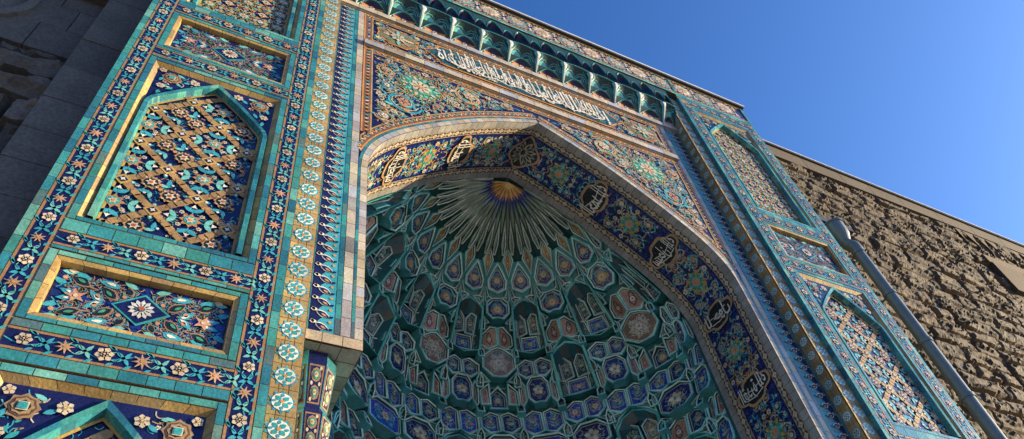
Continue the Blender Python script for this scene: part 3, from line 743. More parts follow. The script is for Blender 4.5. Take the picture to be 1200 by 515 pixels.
# ------------------------------------------------------------------ arch rim, thin teal line, spandrels
def arch_rim():
    mb=MB(); rnd=random.Random(90)
    for sg in (-1,1):
        T=arch_face_T(DP,sg); d=D(mb,T)
        s=.27; 
        while s<HTOT-.01:
            e=min(HTOT,s+.3)
            if HTOT-e<.12: e=HTOT
            # wedge tiles with a thin joint
            c=jit(rnd.choice(BPAL),.12,rnd)
            d.poly([(0,s),(.175,s),(.175,e),(0,e)],BRN,0,.5)
            d.poly([(0.002,s+.007),(.172,s+.007),(.172,e-.007),(.002,e-.007)],c,1,.18)
            if s>6.5:
                d.poly([(.18,s),(.25,s),(.25,e),(.18,e)],jit(TPAL[rnd.randrange(4)],.12,rnd),1)
            s=e
    return mb.build('arch_rim',MT,portal)
arch_rim()
def spandrel(sg):
    mb=MB(); T=facadeT(DP+.006,sg); d=D(mb,T)
    top=23.66
    # outline of field: follow the arch offset by .27
    off=[]
    for k in range(41):
        s=6.5+(HTOT-6.5)*k/40; x,z,nx,nz=half_at(s); px,pz=x+nx*.26,z+nz*.26
        if px>=6.2: continue
        off.append((max(px,0),pz))
    off=off[:-1]+[(0,off[-1][1]+.03)]
    for p,q in zip(off,off[1:]): d.poly([(p[0],p[1]),(q[0],q[1]),(q[0],top),(p[0],top)],NAVY,0)
    d.poly([(off[0][0],off[0][1]),(6.25,off[0][1]-.8),(6.25,top),(off[0][0],top)],NAVY,0)
    outline=[(6.23,off[0][1]-.5)]+off+[(0,top),(6.23,top)]
    # orange / pink patterned frame
    def fr(P,w,c,L):
        q=inset(P,w); n=len(P)
        for i in range(n):
            if i==n-3+0 and False: continue
            d.poly([P[i],P[(i+1)%n],q[(i+1)%n],q[i]],c,L,.3)
        return q
    # frame along left edge, top and curve
    d2=d
    def strip(P,o0,o1,c,L,deco=False,seed=0):
        A=offs(P,o0);B=offs(P,o1)
        for i in range(len(P)-1): d.poly([A[i],A[i+1],B[i+1],B[i]],c,L,.3)
    def offs(P,w):
        out=[]
        for i,p in enumerate(P):
            a=P[max(0,i-1)];b=P[min(len(P)-1,i+1)];l=hypot(b[0]-a[0],b[1]-a[1]) or 1
            out.append((min(6.23,p[0]+(b[1]-a[1])/l*w),p[1]-(b[0]-a[0])/l*w))
        return out
    curve=off
    lines=[curve,[(0,top),(6.23,top)],[(6.23,top),(6.23,17.9)]]
    sg3=(1,1,1)
    for P,sgn in ((curve,1),([(0.0,top),(3,top),(6.23,top)],1),([(6.23,top),(6.23,20),(6.23,18.35)],1)):
        for o0,o1,c,L in ((0,.05,ORG,1),(.05,.27,(.16,.09,.06),1),(.27,.31,OCH,1)): strip(P,o0*sgn,o1*sgn,c,L+(0 if P is curve else 1 if P[0][0]==0 else 2))
        # little beads in the pink strip
        l=poly_len(P); n=int(l[-1]/.1); A=offs(P,.16*sgn)
        for k in range(n):
            s=(k+.5)*l[-1]/n
            i=max(j for j in range(len(l)) if l[j]<=s); i=min(i,len(P)-2); t=(s-l[i])/(l[i+1]-l[i])
            x=A[i][0]+(A[i+1][0]-A[i][0])*t; y=A[i][1]+(A[i+1][1]-A[i][1])*t
            an=atan2(A[i+1][1]-A[i][1],A[i+1][0]-A[i][0]); an2=an+(.9 if k%2 else -.9); d.leaf(x-.085*cos(an2),y-.085*sin(an2),.17,.062,an2,(CRM,ORG,(.55,.35,.22),CYAN,OCH)[k%5],3+k%2)
    fieldp=[(5.9,18.9)]+[(x*.985,z+.34) for x,z in off if x<5.6 and x>.2]+[(.1,off[-1][1]+.36),(.1,top-.33),(5.9,top-.33)]
    growth(d,fieldp,60,31,.14,.3,.024,((.5,.32,.1),CYAN,LTEAL,(.5,.3,.12),COB,CRM)); d=d.up(3)
    # rosette
    rx,rz=4.35,22.1
    d.star(rx,rz,.82,.68,12,OCH,1); d.star(rx,rz,.76,.62,12,GRN,2); d.disc(rx,rz,.42,(.12,.4,.25),3,12); d.flower(rx,rz,.38,8,CRM,ORG,4,0,OCH)
    for k in range(10):
        a=k*2*pi/10; d.leaf(rx+.4*cos(a),rz+.4*sin(a),.26,.13,a,LTEAL if k%2 else CRM,3); d.disc(rx+.58*cos(a+.31),rz+.58*sin(a+.31),.05,CRM,4,6)
    fill_scrolls(d,fieldp,.62,.11,15,None,[(rx,rz,.85)],line=((.52,.33,.1),CYAN,(.52,.28,.1),(.5,.36,.16)),pet=(CRM,PINK,WHT))
    # remove nothing; build
    return mb.build('spandrel_mosaic',MT,portal,'%s spandrel with green rosette'%('left' if sg<0 else 'right'))
for sg in (-1,1): spandrel(sg)

# ------------------------------------------------------------------ lettering
FORMS={}
def _reg(ch,iso,fin=None,ini=None,med=None): FORMS[ch]=(iso,fin or iso,ini,med)
for ch,base,n in (('ا',0xFE8D,2),('أ',0xFE83,2),('إ',0xFE87,2),('ب',0xFE8F,4),('ة',0xFE93,2),('ت',0xFE95,4),('ث',0xFE99,4),('ج',0xFE9D,4),('ح',0xFEA1,4),('خ',0xFEA5,4),('د',0xFEA9,2),('ذ',0xFEAB,2),('ر',0xFEAD,2),('ز',0xFEAF,2),('س',0xFEB1,4),('ش',0xFEB5,4),('ص',0xFEB9,4),('ض',0xFEBD,4),('ط',0xFEC1,4),('ع',0xFEC9,4),('غ',0xFECD,4),('ف',0xFED1,4),('ق',0xFED5,4),('ك',0xFED9,4),('ل',0xFEDD,4),('م',0xFEE1,4),('ن',0xFEE5,4),('ه',0xFEE9,4),('و',0xFEED,2),('ى',0xFEEF,2),('ي',0xFEF1,4)):
    if n==4: _reg(ch,base,base+1,base+2,base+3)
    else: _reg(ch,base,base+1)
def shape(txt):
    out=[]
    for i,ch in enumerate(txt):
        if ch not in FORMS: out.append(ch); continue
        pv=txt[i-1] if i else ' '; nx=txt[i+1] if i+1<len(txt) else ' '
        cp=pv in FORMS and FORMS[pv][2] is not None; cn=nx in FORMS and FORMS[ch][2] is not None
        f=FORMS[ch]; code=f[3] if (cp and cn) else f[2] if cn else f[1] if cp else f[0]
        out.append(chr(code))
    return ''.join(reversed(out))
_tc={}
def text_mesh(txt):
    if txt in _tc: return _tc[txt]
    cu=bpy.data.curves.new('lettering','FONT'); cu.body=shape(txt); cu.resolution_u=3; cu.offset=.014
    o=bpy.data.objects.new('lettering',cu); COL.objects.link(o); bpy.context.view_layer.update()
    me=o.evaluated_get(bpy.context.evaluated_depsgraph_get()).to_mesh()
    V=[(v.co.x,v.co.y) for v in me.vertices]; F=[tuple(p.vertices) for p in me.polygons]
    bpy.data.objects.remove(o); bpy.data.curves.remove(cu)
    xs=[v[0] for v in V]; ys=[v[1] for v in V]; b=(min(xs),max(xs),min(ys),max(ys)); _tc[txt]=(V,F,b); return _tc[txt]
def write(d,txt,u0,u1,v0,v1,col,L=0,sgx=1,shear=0):
    V,F,(a,b,c,e)=text_mesh(txt)
    def m(x,y):
        v=(y-c)/(e-c); u=(x-a)/(b-a)
        if sgx<0: u=1-u
        return (u0+(u1-u0)*u+shear*(v-.5)*(v1-v0), v0+(v1-v0)*v)
    for f in F: d.poly([m(*V[i]) for i in f],col,L)

# ------------------------------------------------------------------ inscription band and stone ledges
def inscription():
    mb=MB(); z0,z1=24.0,26.3; d=D(mb,facadeT(DP+.006,1))
    d.rect(-6.25,6.25,z0,z1,NAVY); growth(d,[(-5.9,z0+.3),(5.9,z0+.3),(5.9,z1-.3),(-5.9,z1-.3)],60,77,.14,.3,.03,((.48,.3,.09),CYAN,LTEAL,(.5,.28,.1),COB)); d=d.up(3)
    for a,b,c in ((0,.05,ORG),(.05,.28,(.16,.09,.06)),(.28,.32,OCH)):
        d.rect(-6.25+a,6.25-a,z0+a,z0+b,c,1,.3); d.rect(-6.25+a,6.25-a,z1-b,z1-a,c,1,.3)
        d.rect(-6.25+a,-6.25+b,z0+b,z1-b,c,1,.3); d.rect(6.25-b,6.25-a,z0+b,z1-b,c,1,.3)
    for k in range(124):
        x=-6.12+k*12.24/123
        for z in (z0+.165,z1-.165):
            a_=.9 if k%2 else -.9; d.leaf(x-.085*cos(a_),z-.085*sin(a_),.17,.062,a_,(CRM,ORG,(.55,.35,.22),CYAN,OCH)[k%5],2+k%2)
    for k in range(10):
        for x in (-6.085,6.085): d.leaf(x-.03,z0+.4+k*.17,.12,.06,.8,(CRM,NAVY,CYAN)[k%3],2)
    # cartouche
    cz=(z0+z1)/2; hx=3.95; hh=.74
    def cart(hx,hh,nt):
        P=[]
        for s,(x) in ((1,hx),(-1,-hx)):
            pts=[(hx-.75,-hh),(hx-.45,-hh*.95),(hx-.28,-hh*.55),(hx-.02,-hh*.22),(hx+nt,0),(hx-.02,hh*.22),(hx-.28,hh*.55),(hx-.45,hh*.95),(hx-.75,hh)]
            P+=[(s*a,cz+s*b) for a,b in pts]
        return P
    d.poly(cart(hx,hh,.2),ORG,2,.3); d.poly(cart(hx-.08,hh-.08,.18),(.03,.1,.12),3)
    rnd=random.Random(8)
    for k in range(90):
        x=rnd.uniform(-3.2,3.2); z=cz+rnd.uniform(-.5,.5); c=rnd.choice((GRN,CYAN,(.4,.08,.06),LTEAL,OCH))
        if k%3: d.leaf(x,z,.28,.09,rnd.uniform(0,6.3),c,4,.3)
        else: d.scroll(x,z,.16,rnd.uniform(0,6),1,TEAL,[CYAN,GRN],(CRM,(.4,.08,.06)),4)
    wl=['إنما','يعمر','مساجد','الله','من','أمن','بالله','واليوم','الأخر','وأقام','الصلاة','وأتى','الزكاة']
    n=len(wl)
    for i,w_ in enumerate(wl):
        uc=3.25-6.5*(i+.5)/n; wd=.36+.04*len(w_); up_=.1 if i%2 else -.1
        write(d,w_,uc-wd,uc+wd,cz-.6+up_*.5,cz+.5+up_,WHT,9+(i%2)*2,1,-.12)
    for i in range(22):
        uc=-3.2+6.4*(i+.5)/22; o_=rnd.uniform(-.06,.06)
        d.stroke([(uc-.05,cz+.62+o_),(uc,cz+.3),(uc+.04,cz-.1),(uc+.07,cz-.42+o_)],.062,WHT,14,.12,True)
    for i in range(7):
        uc=-2.7+i*.9; d.stroke([(uc-.5,cz-.1),(uc-.4,cz-.42),(uc,cz-.58),(uc+.4,cz-.42),(uc+.55,cz-.15)],.055,WHT,13)
    # side medallions
    for s in (-1,1):
        x=s*5.05
        d.poly([(x+.82*cos(a*pi/8)*(1 if a%2 else .86),cz+.72*sin(a*pi/8)*(1 if a%2 else .9)) for a in range(16)],ORG,2); d.poly([(x+.74*cos(a*pi/8)*(1 if a%2 else .86),cz+.64*sin(a*pi/8)*(1 if a%2 else .9)) for a in range(16)],(.2,.17,.07),3)
        growth(d.up(3),[(x+.68*cos(a*pi/8),cz+.6*sin(a*pi/8)) for a in range(16)],90,int(x),cols=(OCH,CRM,GRN,LTEAL,ORG))
        for k in range(8):
            a=k*pi/4; d.leaf(x+.2*cos(a),cz+.2*sin(a),.38,.13,a,(CRM,GRN,LTEAL,PINK)[k%4],6)
        d.flower(x,cz,.3,8,CRM,GRN,7,0,GRN)
        for sx in (-1,1):
            for sz in (-1,1):
                px,pz=x+sx*.72,cz+sz*.55
                d.star(px,pz,.13,.06,5,(.7,.5,.15),6); d.scroll(px-sx*.05,pz,.22,1.5,sx*sz,CYAN,[LTEAL,CYAN],(CRM,ORG),3)
    poly=[(-6.2+.35,z0+.35),(6.2-.35,z0+.35),(6.2-.35,z1-.35),(-6.2+.35,z1-.35)]
    taken=[(s*5.05,cz,.95) for s in (-1,1)]+[(x*.5,cz,.72) for x in range(-8,9)]
    fill_scrolls(d,poly,.24,.08,3,0,taken)
    o=mb.build('inscription_band',MT,portal,'long inscription band with white calligraphy')
    for z,h in ((26.3,.3),(23.68,.3)):
        mb=MB(); e=D(mb,facadeT(DP-.1,1)); mb.box(-7.18,7.18,DP-.095,DP+.02,z,z+h,BRN,.4) if z>26 else mb.box(-6.25,6.25,DP-.095,DP+.02,z,z+h,BRN,.4)
        w=7.18 if z>26 else 6.25
        tiles(e,-w,w,z+.0,z+h,.7,BPAL,False,int(z),1,rough=.2)
        ee=D(mb,lambda u,v,L:(u,v,z-.002-L*EPS)); tiles(ee,-w,w,DP-.095,DP,.7,BPAL,False,int(z),0,rough=.3)
        mb.build('stone_ledge',MT,portal)
inscription()

# ------------------------------------------------------------------ arch soffit
def soffit():
    mb=MB(); W=YV-DP; rnd=random.Random(12)
    parts=[]
    for sg in (-1,1):
        T=soffit_T(sg); d=D(mb,T)
        # tile strips: v is arc length measured from the springing
        st=.3; n=int(HTOT/st)
        for k in range(n+1):
            a=k*st; b=min(HTOT,a+st)
            if b<=a: continue
            d.poly([(0,a),(W,a),(W,b),(0,b)],NAVY,0)
            d.poly([(.005,a+.006),(.24,a+.006),(.24,b-.006),(.005,b-.006)],jit((.3,.29,.27),.15,rnd),1,.3)
            d.poly([(W-.22,a+.006),(W-.0,a+.006),(W-.0,b-.006),(W-.22,b-.006)],jit((.27,.26,.25),.15,rnd),1,.3)
    base=mb.build('arch_soffit',MT,portal,'wide soffit of the pointed arch')
    for u0 in (.37,W-.35):
        mb=MB()
        for sg in (-1,1):
            T=soffit_T(sg); TT=(lambda T,u0:(lambda u,v,L:T(u0+u,v,L+1)))(T,u0)
            n=int(round(HTOT/.34)); p=HTOT/n; d=D(mb,TT); h=.125
            for k in range(n):
                a,b=k*p,(k+1)*p; y=(a+b)/2
                d.rect(-h,h,a,b,(.35,.28,.2),0,.3); d.rect(-h*.8,h*.8,a,b,(.05,.028,.02),1,.3)
                d.poly([(0,y-p*.36),(h*.72,y),(0,y+p*.36),(-h*.72,y)],(.5,.43,.33),2); d.disc(0,y,h*.2,ORG,3,6)
                d.rect(-h*.25,h*.25,a,a+p*.13,(.5,.43,.33),2); d.rect(-h*.25,h*.25,b-p*.13,b,(.5,.43,.33),2)
                for s in (-1,1): d.poly([(s*h*.8,a),(s*h*.8,a+p*.3),(s*h*.4,a)],(.35,.28,.2),2); d.poly([(s*h*.8,b),(s*h*.8,b-p*.3),(s*h*.4,b)],(.35,.28,.2),2)
        mb.build('diamond_border',MT,base)
    # decorated field between u=.5 and W-.48: cartouches at pitch, rosettes between
    ua,ub=.51,W-.49; um=(ua+ub)/2; hw=(ub-ua)/2
    words=['الملك لله','الحمد لله','سبحان الله','لا حول','القدرة لله','العظمة لله']
    fld=MB()
    for sg in (-1,1):
        T=soffit_T(sg); d=D(fld,T)
        P0=3.55      # spacing of cartouches
        s=HTOT-P0*.5*0
        for i in range(7):
            sc=HTOT-i*1.72
            if sc<.6: break
            if i%2==1: # cobalt mosaic chips + cartouche
                pass
        # cobalt chips
        for k in range(int(HTOT/.2)):
            for j in range(6):
                v=(k+.5)*.2; u=ua+(j+.5)*(ub-ua)/6; a=rnd.uniform(0,3)
                if v>HTOT-.1: continue
                d.poly([(u+.085*cos(a+q*1.57),v+.085*sin(a+q*1.57)) for q in range(4)],jit(COB,.35,rnd),1)
        occupied=[]
        i=0
        while True:
            sc=HTOT-i*1.55
            if sc<.5: break
            if i%2==0 and i>0 or i==0:
                pass
            i+=1
        centers=[(HTOT-k*1.5,k) for k in range(0,int(HTOT/1.5)+1)]
        for sc,k in centers:
            if sc<.7: continue
            if k==0: occupied.append((um,sc,.72)); continue
            if k%2==1:   # rosette
                e=d.at(um,sc); e.star(0,0,.42,.3,8,OCH,2); e.star(0,0,.37,.26,8,(.03,.25,.17),3); e.disc(0,0,.2,TEAL,4,10); e.flower(0,0,.18,8,(.5,.3,.2),ORG,5,0,(.4,.2,.1))
                for q in range(8): e.leaf(.2*cos(q*.785),.2*sin(q*.785),.18,.09,q*.785,OCH if q%2 else LTEAL,4)
                occupied.append((um,sc,.44))
            else: occupied.append((um,sc,.78))
        poly=[(ua,.3),(ub,.3),(ub,HTOT),(ua,HTOT)]
        # scrolls: symmetric about um, with cyan vines
        fill_scrolls(d,poly,.33,.075,21+sg,um,occupied,line=(CYAN,(.08,.42,.5),(.45,.3,.12)),pet=(CRM,PINK,WHT))
    mb2=fld.build('scroll_mosaic',MT,base)
    for sg in (-1,1):
        T=soffit_T(sg)
        for k in range(2,int(HTOT/1.5)+1,2):
            sc=HTOT-k*1.5
            if sc<.9: continue
            mb=MB(); d=D(mb,T)
            def shp(a,b): 
                P=[]
                for q in range(32):
                    t=q*2*pi/32; r=1+.10*cos(4*t)-.05*cos(8*t); P.append((a*cos(t)*r,b*sin(t)*r))
                return P
            # long axis across the soffit
            rot=lambda P,an:[(um+x*cos(an)-y*sin(an),sc+x*sin(an)+y*cos(an)) for x,y in P]
            d.poly(rot(shp(hw*.98,.46),0),(.4,.25,.13),7,.3); d.poly(rot(shp(hw*.86,.37),0),(.012,.014,.02),8)
            def TT(u,v,L,sc=sc,T=T,sg=sg): return T(um+u,sc+v,L)
            e=D(mb,TT); w=words[(k//2)%len(words)]
            # letters run across the soffit, tops toward the apex
            write(e,w,-hw*.8,hw*.8,-.31,.33,(.72,.68,.6),10,1 if sg>0 else 1,.0)
            e.stroke([(-hw*.5,-.2),(0,-.26),(hw*.55,-.17)],.03,(.72,.68,.6),10); e.stroke([(-hw*.6,.05),(0,-.04),(hw*.6,.1)],.028,(.72,.68,.6),11)
            mb.build('cartouche',MT,base)
    # crown ornament at the apex
    mb=MB()
    for sg in (-1,1):
        d=D(mb,soffit_T(sg))
        def half(P,c,L):
            d.poly(P,c,L)
        for a,b,c,L in ((.74,.62,(.42,.25,.17),7),(.66,.53,BLK,8)):
            P=[(um,HTOT)]
            for q in range(0,17):
                t=-pi+q*pi/16; r=1+.12*cos(4*t); P.append((um+a*hw*1.2*cos(t)*r,HTOT+b*sin(t)*r))
            P=[(u,min(v,HTOT)) for u,v in P]; d.poly(P,c,L,.3)
        for q in range(1,8):
            t=-pi+q*pi/8; d.leaf(um+.1*cos(t),HTOT+.1*sin(t)-.01,.42,.16,t,(.45,.35,.25) if q%2 else (.2,.25,.22),9); d.leaf(um+.16*cos(t),HTOT+.16*sin(t)-.01,.26,.07,t,BLK,10)
    mb.build('crown_ornament',MT,base)
soffit()

# ------------------------------------------------------------------ top frieze and coping
def frieze():
    mb=MB(); d=D(mb,facadeT(-.003,1)); z0,z1=29.12,30.52; W=12.08
    mb.box(-W,W,.003,.2,z0,z1,BRN,.4); d.rect(-W,W,z0,z1,NAVY)
    tiles(d,-W,W,z0,z0+.14,.42,[LTEAL,TEAL,(.2,.45,.38)],False,5,2)
    rnd=random.Random(4)
    fr=mb.build('top_frieze',MT,portal,'floral frieze along the top edge')
    mb=MB(); d=D(mb,facadeT(-.016,1)); p=1.2; cz=(z0+.14+z1)/2; hh=(z1-z0-.14)/2
    for k in range(-10,11):
        x=k*p
        if abs(x)>W-.4: continue
        d.star(x,cz,.52,.4,8,(.5,.26,.12),1); d.star(x,cz,.42,.3,8,WHT if k%2 else CYAN,2); d.flower(x,cz,.3,8,CRM,ORG,3,0,(.4,.2,.1))
        for s in (-1,1):
            d.scroll(x+p*.5,cz+s*hh*.5,.26,s,s,ORG if k%2 else (.5,.3,.2),[CRM,CYAN,WHT],(WHT,ORG),1)
            d.leaf(x+p*.5,cz+s*.05,.2,.1,s*pi/2,WHT,2); d.disc(x+p*.5+.28,cz+s*hh*.85,.07,PINK,2,6); d.disc(x+p*.5-.28,cz+s*hh*.85,.07,CRM,2,6)
        for q in range(8): d.leaf(x+.42*cos(q*.785+.39),cz+.42*sin(q*.785+.39),.14,.09,q*.785+.39,LTEAL,2)
    d.rect(-W,W,z1-.06,z1,OCH,3,.3); d.rect(-W,W,z0+.15,z0+.2,OCH,3,.3)
    for s in (-1,1): tiles(d,min(s*W,s*(W-.15)),max(s*W,s*(W-.15)),z0+.14,z1,.42,TPAL,True,6,4); tiles(d,min(s*7.72,s*7.84),max(s*7.72,s*7.84),z0+.14,z1,.42,TPAL,True,6,4)
    mb.build('frieze_mosaic',MT,fr)
    mb=MB(); mb.box(-12.18,12.18,-.14,13.1,30.6,30.68,(1,1,1)); mb.box(-12.15,12.15,-.06,13,30.52,30.6,(.9,.9,.9))
    mb.build('coping',MDARKM,portal)
    mb=MB(); mb.box(-12.22,12.22,-.18,13.15,30.682,30.76,(1,1,1)); mb.build('metal_flashing',MFLASH,portal)
frieze()

# ------------------------------------------------------------------ honeycomb cornice
def cornice():
    P=1.2; Z0,Z1=26.6,29.12
    core=MB(); core.box(-7.2,7.2,.90,.95,Z0,Z1,DTEAL,.3); core.box(-7.2,7.2,.54,.9,26.6,26.9,DTEAL,.3)
    rootc=core.build('cornice',MT,portal,'honeycomb cornice of small tiled niches under the frieze')
    def fr(z):
        t=max(0,min(1,(z-26.7)/.95)); return .5-.47*(t*t*(3-2*t))**.8
    def cell(xc,w,z0,z1,kind,col,seed,pw=2.4,drop=.4,ztop=None,back=None):
        mb=MB(); nx,nz=14,9; ztop=ztop or z1+.02
        def out(x): return z0+(z1-z0)*(1-drop*abs(x)**pw)
        def Y(u,v):
            x=max(-1,min(1,u/(w/2))); zt=out(x); f=fr(v); t=max(0,min(1,(v-z0)/(zt-z0)))
            bk=back if back is not None else .52
            return f+(bk-f)*max(0,1-x*x)**.55*((1-t**1.25)**.8 if kind=='shell' else sqrt(max(0,1-t**2.6)))
        for i in range(nx):
            u0,u1=-w/2+w*i/nx,-w/2+w*(i+1)/nx; a0,a1=out(u0/(w/2)),out(u1/(w/2))
            for j in range(nz):
                q=[(u0,z0+(a0-z0)*j/nz),(u1,z0+(a1-z0)*j/nz),(u1,z0+(a1-z0)*(j+1)/nz),(u0,z0+(a0-z0)*(j+1)/nz)]
                mb.face([(xc+u,Y(u,v),v) for u,v in q],col,.15)
            n=3
            for j in range(n):
                va0,va1=a0+(ztop-a0)*j/n,a0+(ztop-a0)*(j+1)/n; vb0,vb1=a1+(ztop-a1)*j/n,a1+(ztop-a1)*(j+1)/n
                mb.face([(xc+u0,fr(va0),va0),(xc+u1,fr(vb0),vb0),(xc+u1,fr(vb1),vb1),(xc+u0,fr(va1),va1)],(.01,.055,.06),.3)
        d=D(mb,lambda u,v,L:(xc+u,Y(u,v)-L*EPS*1.5,v))
        hz=z1-z0
        if kind=='shell':
            for s_ in (-1,1):
                cx_,cz_=s_*w*.2,z0+hz*.34
                for k,(r,cl) in enumerate(((.25,(.12,.4,.34)),(.215,(.008,.05,.05)),(.17,(.12,.36,.32)),(.13,(.01,.04,.04)),(.075,(.6,.5,.42)))): d.disc(cx_,cz_,r,cl,k+1,14)
                q=[(cx_+.27*cos(a*.45),cz_+.32*sin(a*.45)) for a in range(0,15)]; d.stroke(q,.02,(.1,.38,.33),2)
                q=[(s_*w*.04,z0+hz*.02),(s_*w*.05,z0+hz*.5),(s_*w*.16,z0+hz*.75),(s_*w*.3,z0+hz*.62)]; d.stroke(q,.018,(.08,.32,.28),2)
                q=[(s_*w*.44,z0+hz*.1),(s_*w*.42,z0+hz*.45),(s_*w*.26,z0+hz*.85)]; d.stroke(q,.02,(.06,.3,.28),2)
            q=[(x*w*.47,z0+.03+.0*x) for x in [-1+i/6 for i in range(13)]]; d.stroke(q,.045,(.05,.28,.26),2)
        elif kind=='hood':
            q=[(x*w*.3,z0+hz*(.08+.6*(1-abs(x)**1.7))) for x in [-1+i/6 for i in range(13)]]; d.stroke(q,.022,(.05,.2,.25),2)
            for s_ in (-1,0,1): d.leaf(s_*w*.12,z0+.06,hz*.4,.05,pi/2-s_*.3,(COB,(.3,.15,.05),COB)[s_+1],3)
        else:
            for s_ in (-1,1):
                d.leaf(0,z0+hz*.5,w*.4,hz*.3,0 if s_>0 else pi,ORG,2); d.leaf(s_*w*.1,z0+hz*.25,w*.3,hz*.2,.1 if s_>0 else pi-.1,CRM,3); d.disc(s_*w*.36,z0+hz*.22,.05,CRM,3,6)
            d.disc(0,z0+hz*.45,.09,WHT,4,8); d.disc(0,z0+hz*.45,.05,(.4,.08,.05),5,6)
        q=[(x*w*.5,out(x)) for x in [-1+i/9 for i in range(19)]]; th=.03 if kind!='field' else .02
        for a_,b_ in zip(q,q[1:]):
            pa,pb=(xc+a_[0],fr(a_[1])-.02,a_[1]),(xc+b_[0],fr(b_[1])-.02,b_[1])
            mb.face([(pa[0],pa[1],pa[2]+th),(pb[0],pb[1],pb[2]+th),(pb[0],pb[1],pb[2]-.01),(pa[0],pa[1],pa[2]-.01)],(.06,.27,.24),.2)
            mb.face([(pa[0],pa[1],pa[2]-.01),(pb[0],pb[1],pb[2]-.01),(pb[0],pb[1]+.05,pb[2]-.01),(pa[0],pa[1]+.05,pa[2]-.01)],TEAL,.12)
        return mb.build('niche',MT,rootc)
    for k in range(-5,6):
        x=k*P
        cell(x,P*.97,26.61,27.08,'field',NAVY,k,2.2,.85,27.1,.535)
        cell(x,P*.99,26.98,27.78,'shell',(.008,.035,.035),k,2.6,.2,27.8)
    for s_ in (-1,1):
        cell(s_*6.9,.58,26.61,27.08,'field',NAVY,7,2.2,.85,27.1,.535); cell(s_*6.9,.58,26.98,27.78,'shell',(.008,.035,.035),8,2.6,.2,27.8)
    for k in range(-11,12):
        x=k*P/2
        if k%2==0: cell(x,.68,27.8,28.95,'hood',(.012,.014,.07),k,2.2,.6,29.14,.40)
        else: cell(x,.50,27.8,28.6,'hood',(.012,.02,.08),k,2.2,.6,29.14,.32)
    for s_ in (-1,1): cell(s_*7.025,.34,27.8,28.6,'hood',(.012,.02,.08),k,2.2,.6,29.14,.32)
    for k in range(-6,6):
        x=(k+.5)*P; mb=MB()
        lv=[(26.62,.025,.02),(26.8,.05,.05),(27.0,.075,.08),(27.2,.085,.09),(27.4,.07,.07),(27.52,.13,.06),(27.62,.15,.05)]
        for (za,ra,da),(zb,rb,db) in zip(lv,lv[1:]):
            ya,yb_=fr(za),fr(zb)
            A=[(x-ra,ya+.03,za),(x-ra*.4,ya-da,za),(x+ra*.4,ya-da,za),(x+ra,ya+.03,za)]; B=[(x-rb,yb_+.03,zb),(x-rb*.4,yb_-db,zb),(x+rb*.4,yb_-db,zb),(x+rb,yb_+.03,zb)]
            for i in (0,1,2): mb.face([A[i],A[i+1],B[i+1],B[i]],(LTEAL,WHT,MINT)[i] if zb<27.8 else MINT,.12)
        mb.face(B,LTEAL,.2)
        mb.build('bracket',MT,rootc)
cornice()

# ------------------------------------------------------------------ honeycomb vault
LV=[(-1.4,22.0-.0,1.2),(-1.0,21.35,2.8),(0,20.45,3.6),(1,19.55,4.1),(2,18.65,4.62),(3,17.7,5.05),(4,16.75,5.38),(5,15.75,5.62),(6,14.75,5.8),(7,13.7,5.92),(8,12.6,6.0),(9,11.5,6.05),(10,10.4,6.1),(11,9.3,6.15),(12,8.2,6.2),(13,7.1,6.2)]
def prof(t):
    for (a,za,ra),(b,zb,rb) in zip(LV[1:],LV[2:]):
        if t<=b or b==13:
            k=(t-a)/(b-a); return ra+(rb-ra)*k, za+(zb-za)*k
def vp(th,t,dr=0):
    r,z=prof(t); c=abs(cos(radians(th)))
    w=max(0,(c-.7)/.3); r+=max(0,arch_h(z)+.06-r)*w*w
    if t>.3: r+=.13*cos(2*pi*th/15)*cos(pi*(t-.5))*(1 if th>3 and th<177 else 0)
    r+=dr
    return Vector((-r*cos(radians(th)), YV+.03+max(0,r*sin(radians(th))), z))
vroot=MB()
# backing shell
for i in range(36):
    for j in range(-2,25):
        t0,t1=j*.5,(j+1)*.5; a0,a1=i*5,(i+1)*5
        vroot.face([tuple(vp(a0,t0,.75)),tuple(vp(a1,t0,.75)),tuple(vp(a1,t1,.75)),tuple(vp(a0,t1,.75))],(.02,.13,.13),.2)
for i in range(36):     # tiled wall under the lowest tier
    a0,a1=i*5,(i+1)*5
    for j in range(22):
        z0,z1=7.7-j*.48,7.7-(j+1)*.48
        if z1<-GZ: z1=-GZ
        if z0<=-GZ: break
        p=lambda a,z:(lambda v:(v.x,v.y,z))(vp(a,12.5,.0))
        vroot.face([p(a0,z0),p(a1,z0),p(a1,z1),p(a0,z1)],jit(TPAL[(i*7+j*3)%4],.1),.15)
for i in range(48):
    for j in range(4):
        t0,t1=-1.02+j*.33,-1.02+(j+1)*.33; a0,a1=i*3.75,(i+1)*3.75
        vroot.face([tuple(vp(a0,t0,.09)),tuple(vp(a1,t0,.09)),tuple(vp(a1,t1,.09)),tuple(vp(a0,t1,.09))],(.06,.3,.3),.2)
VAULT=vroot.build('honeycomb_vault',MT,portal,'deep honeycomb half dome inside the arch')

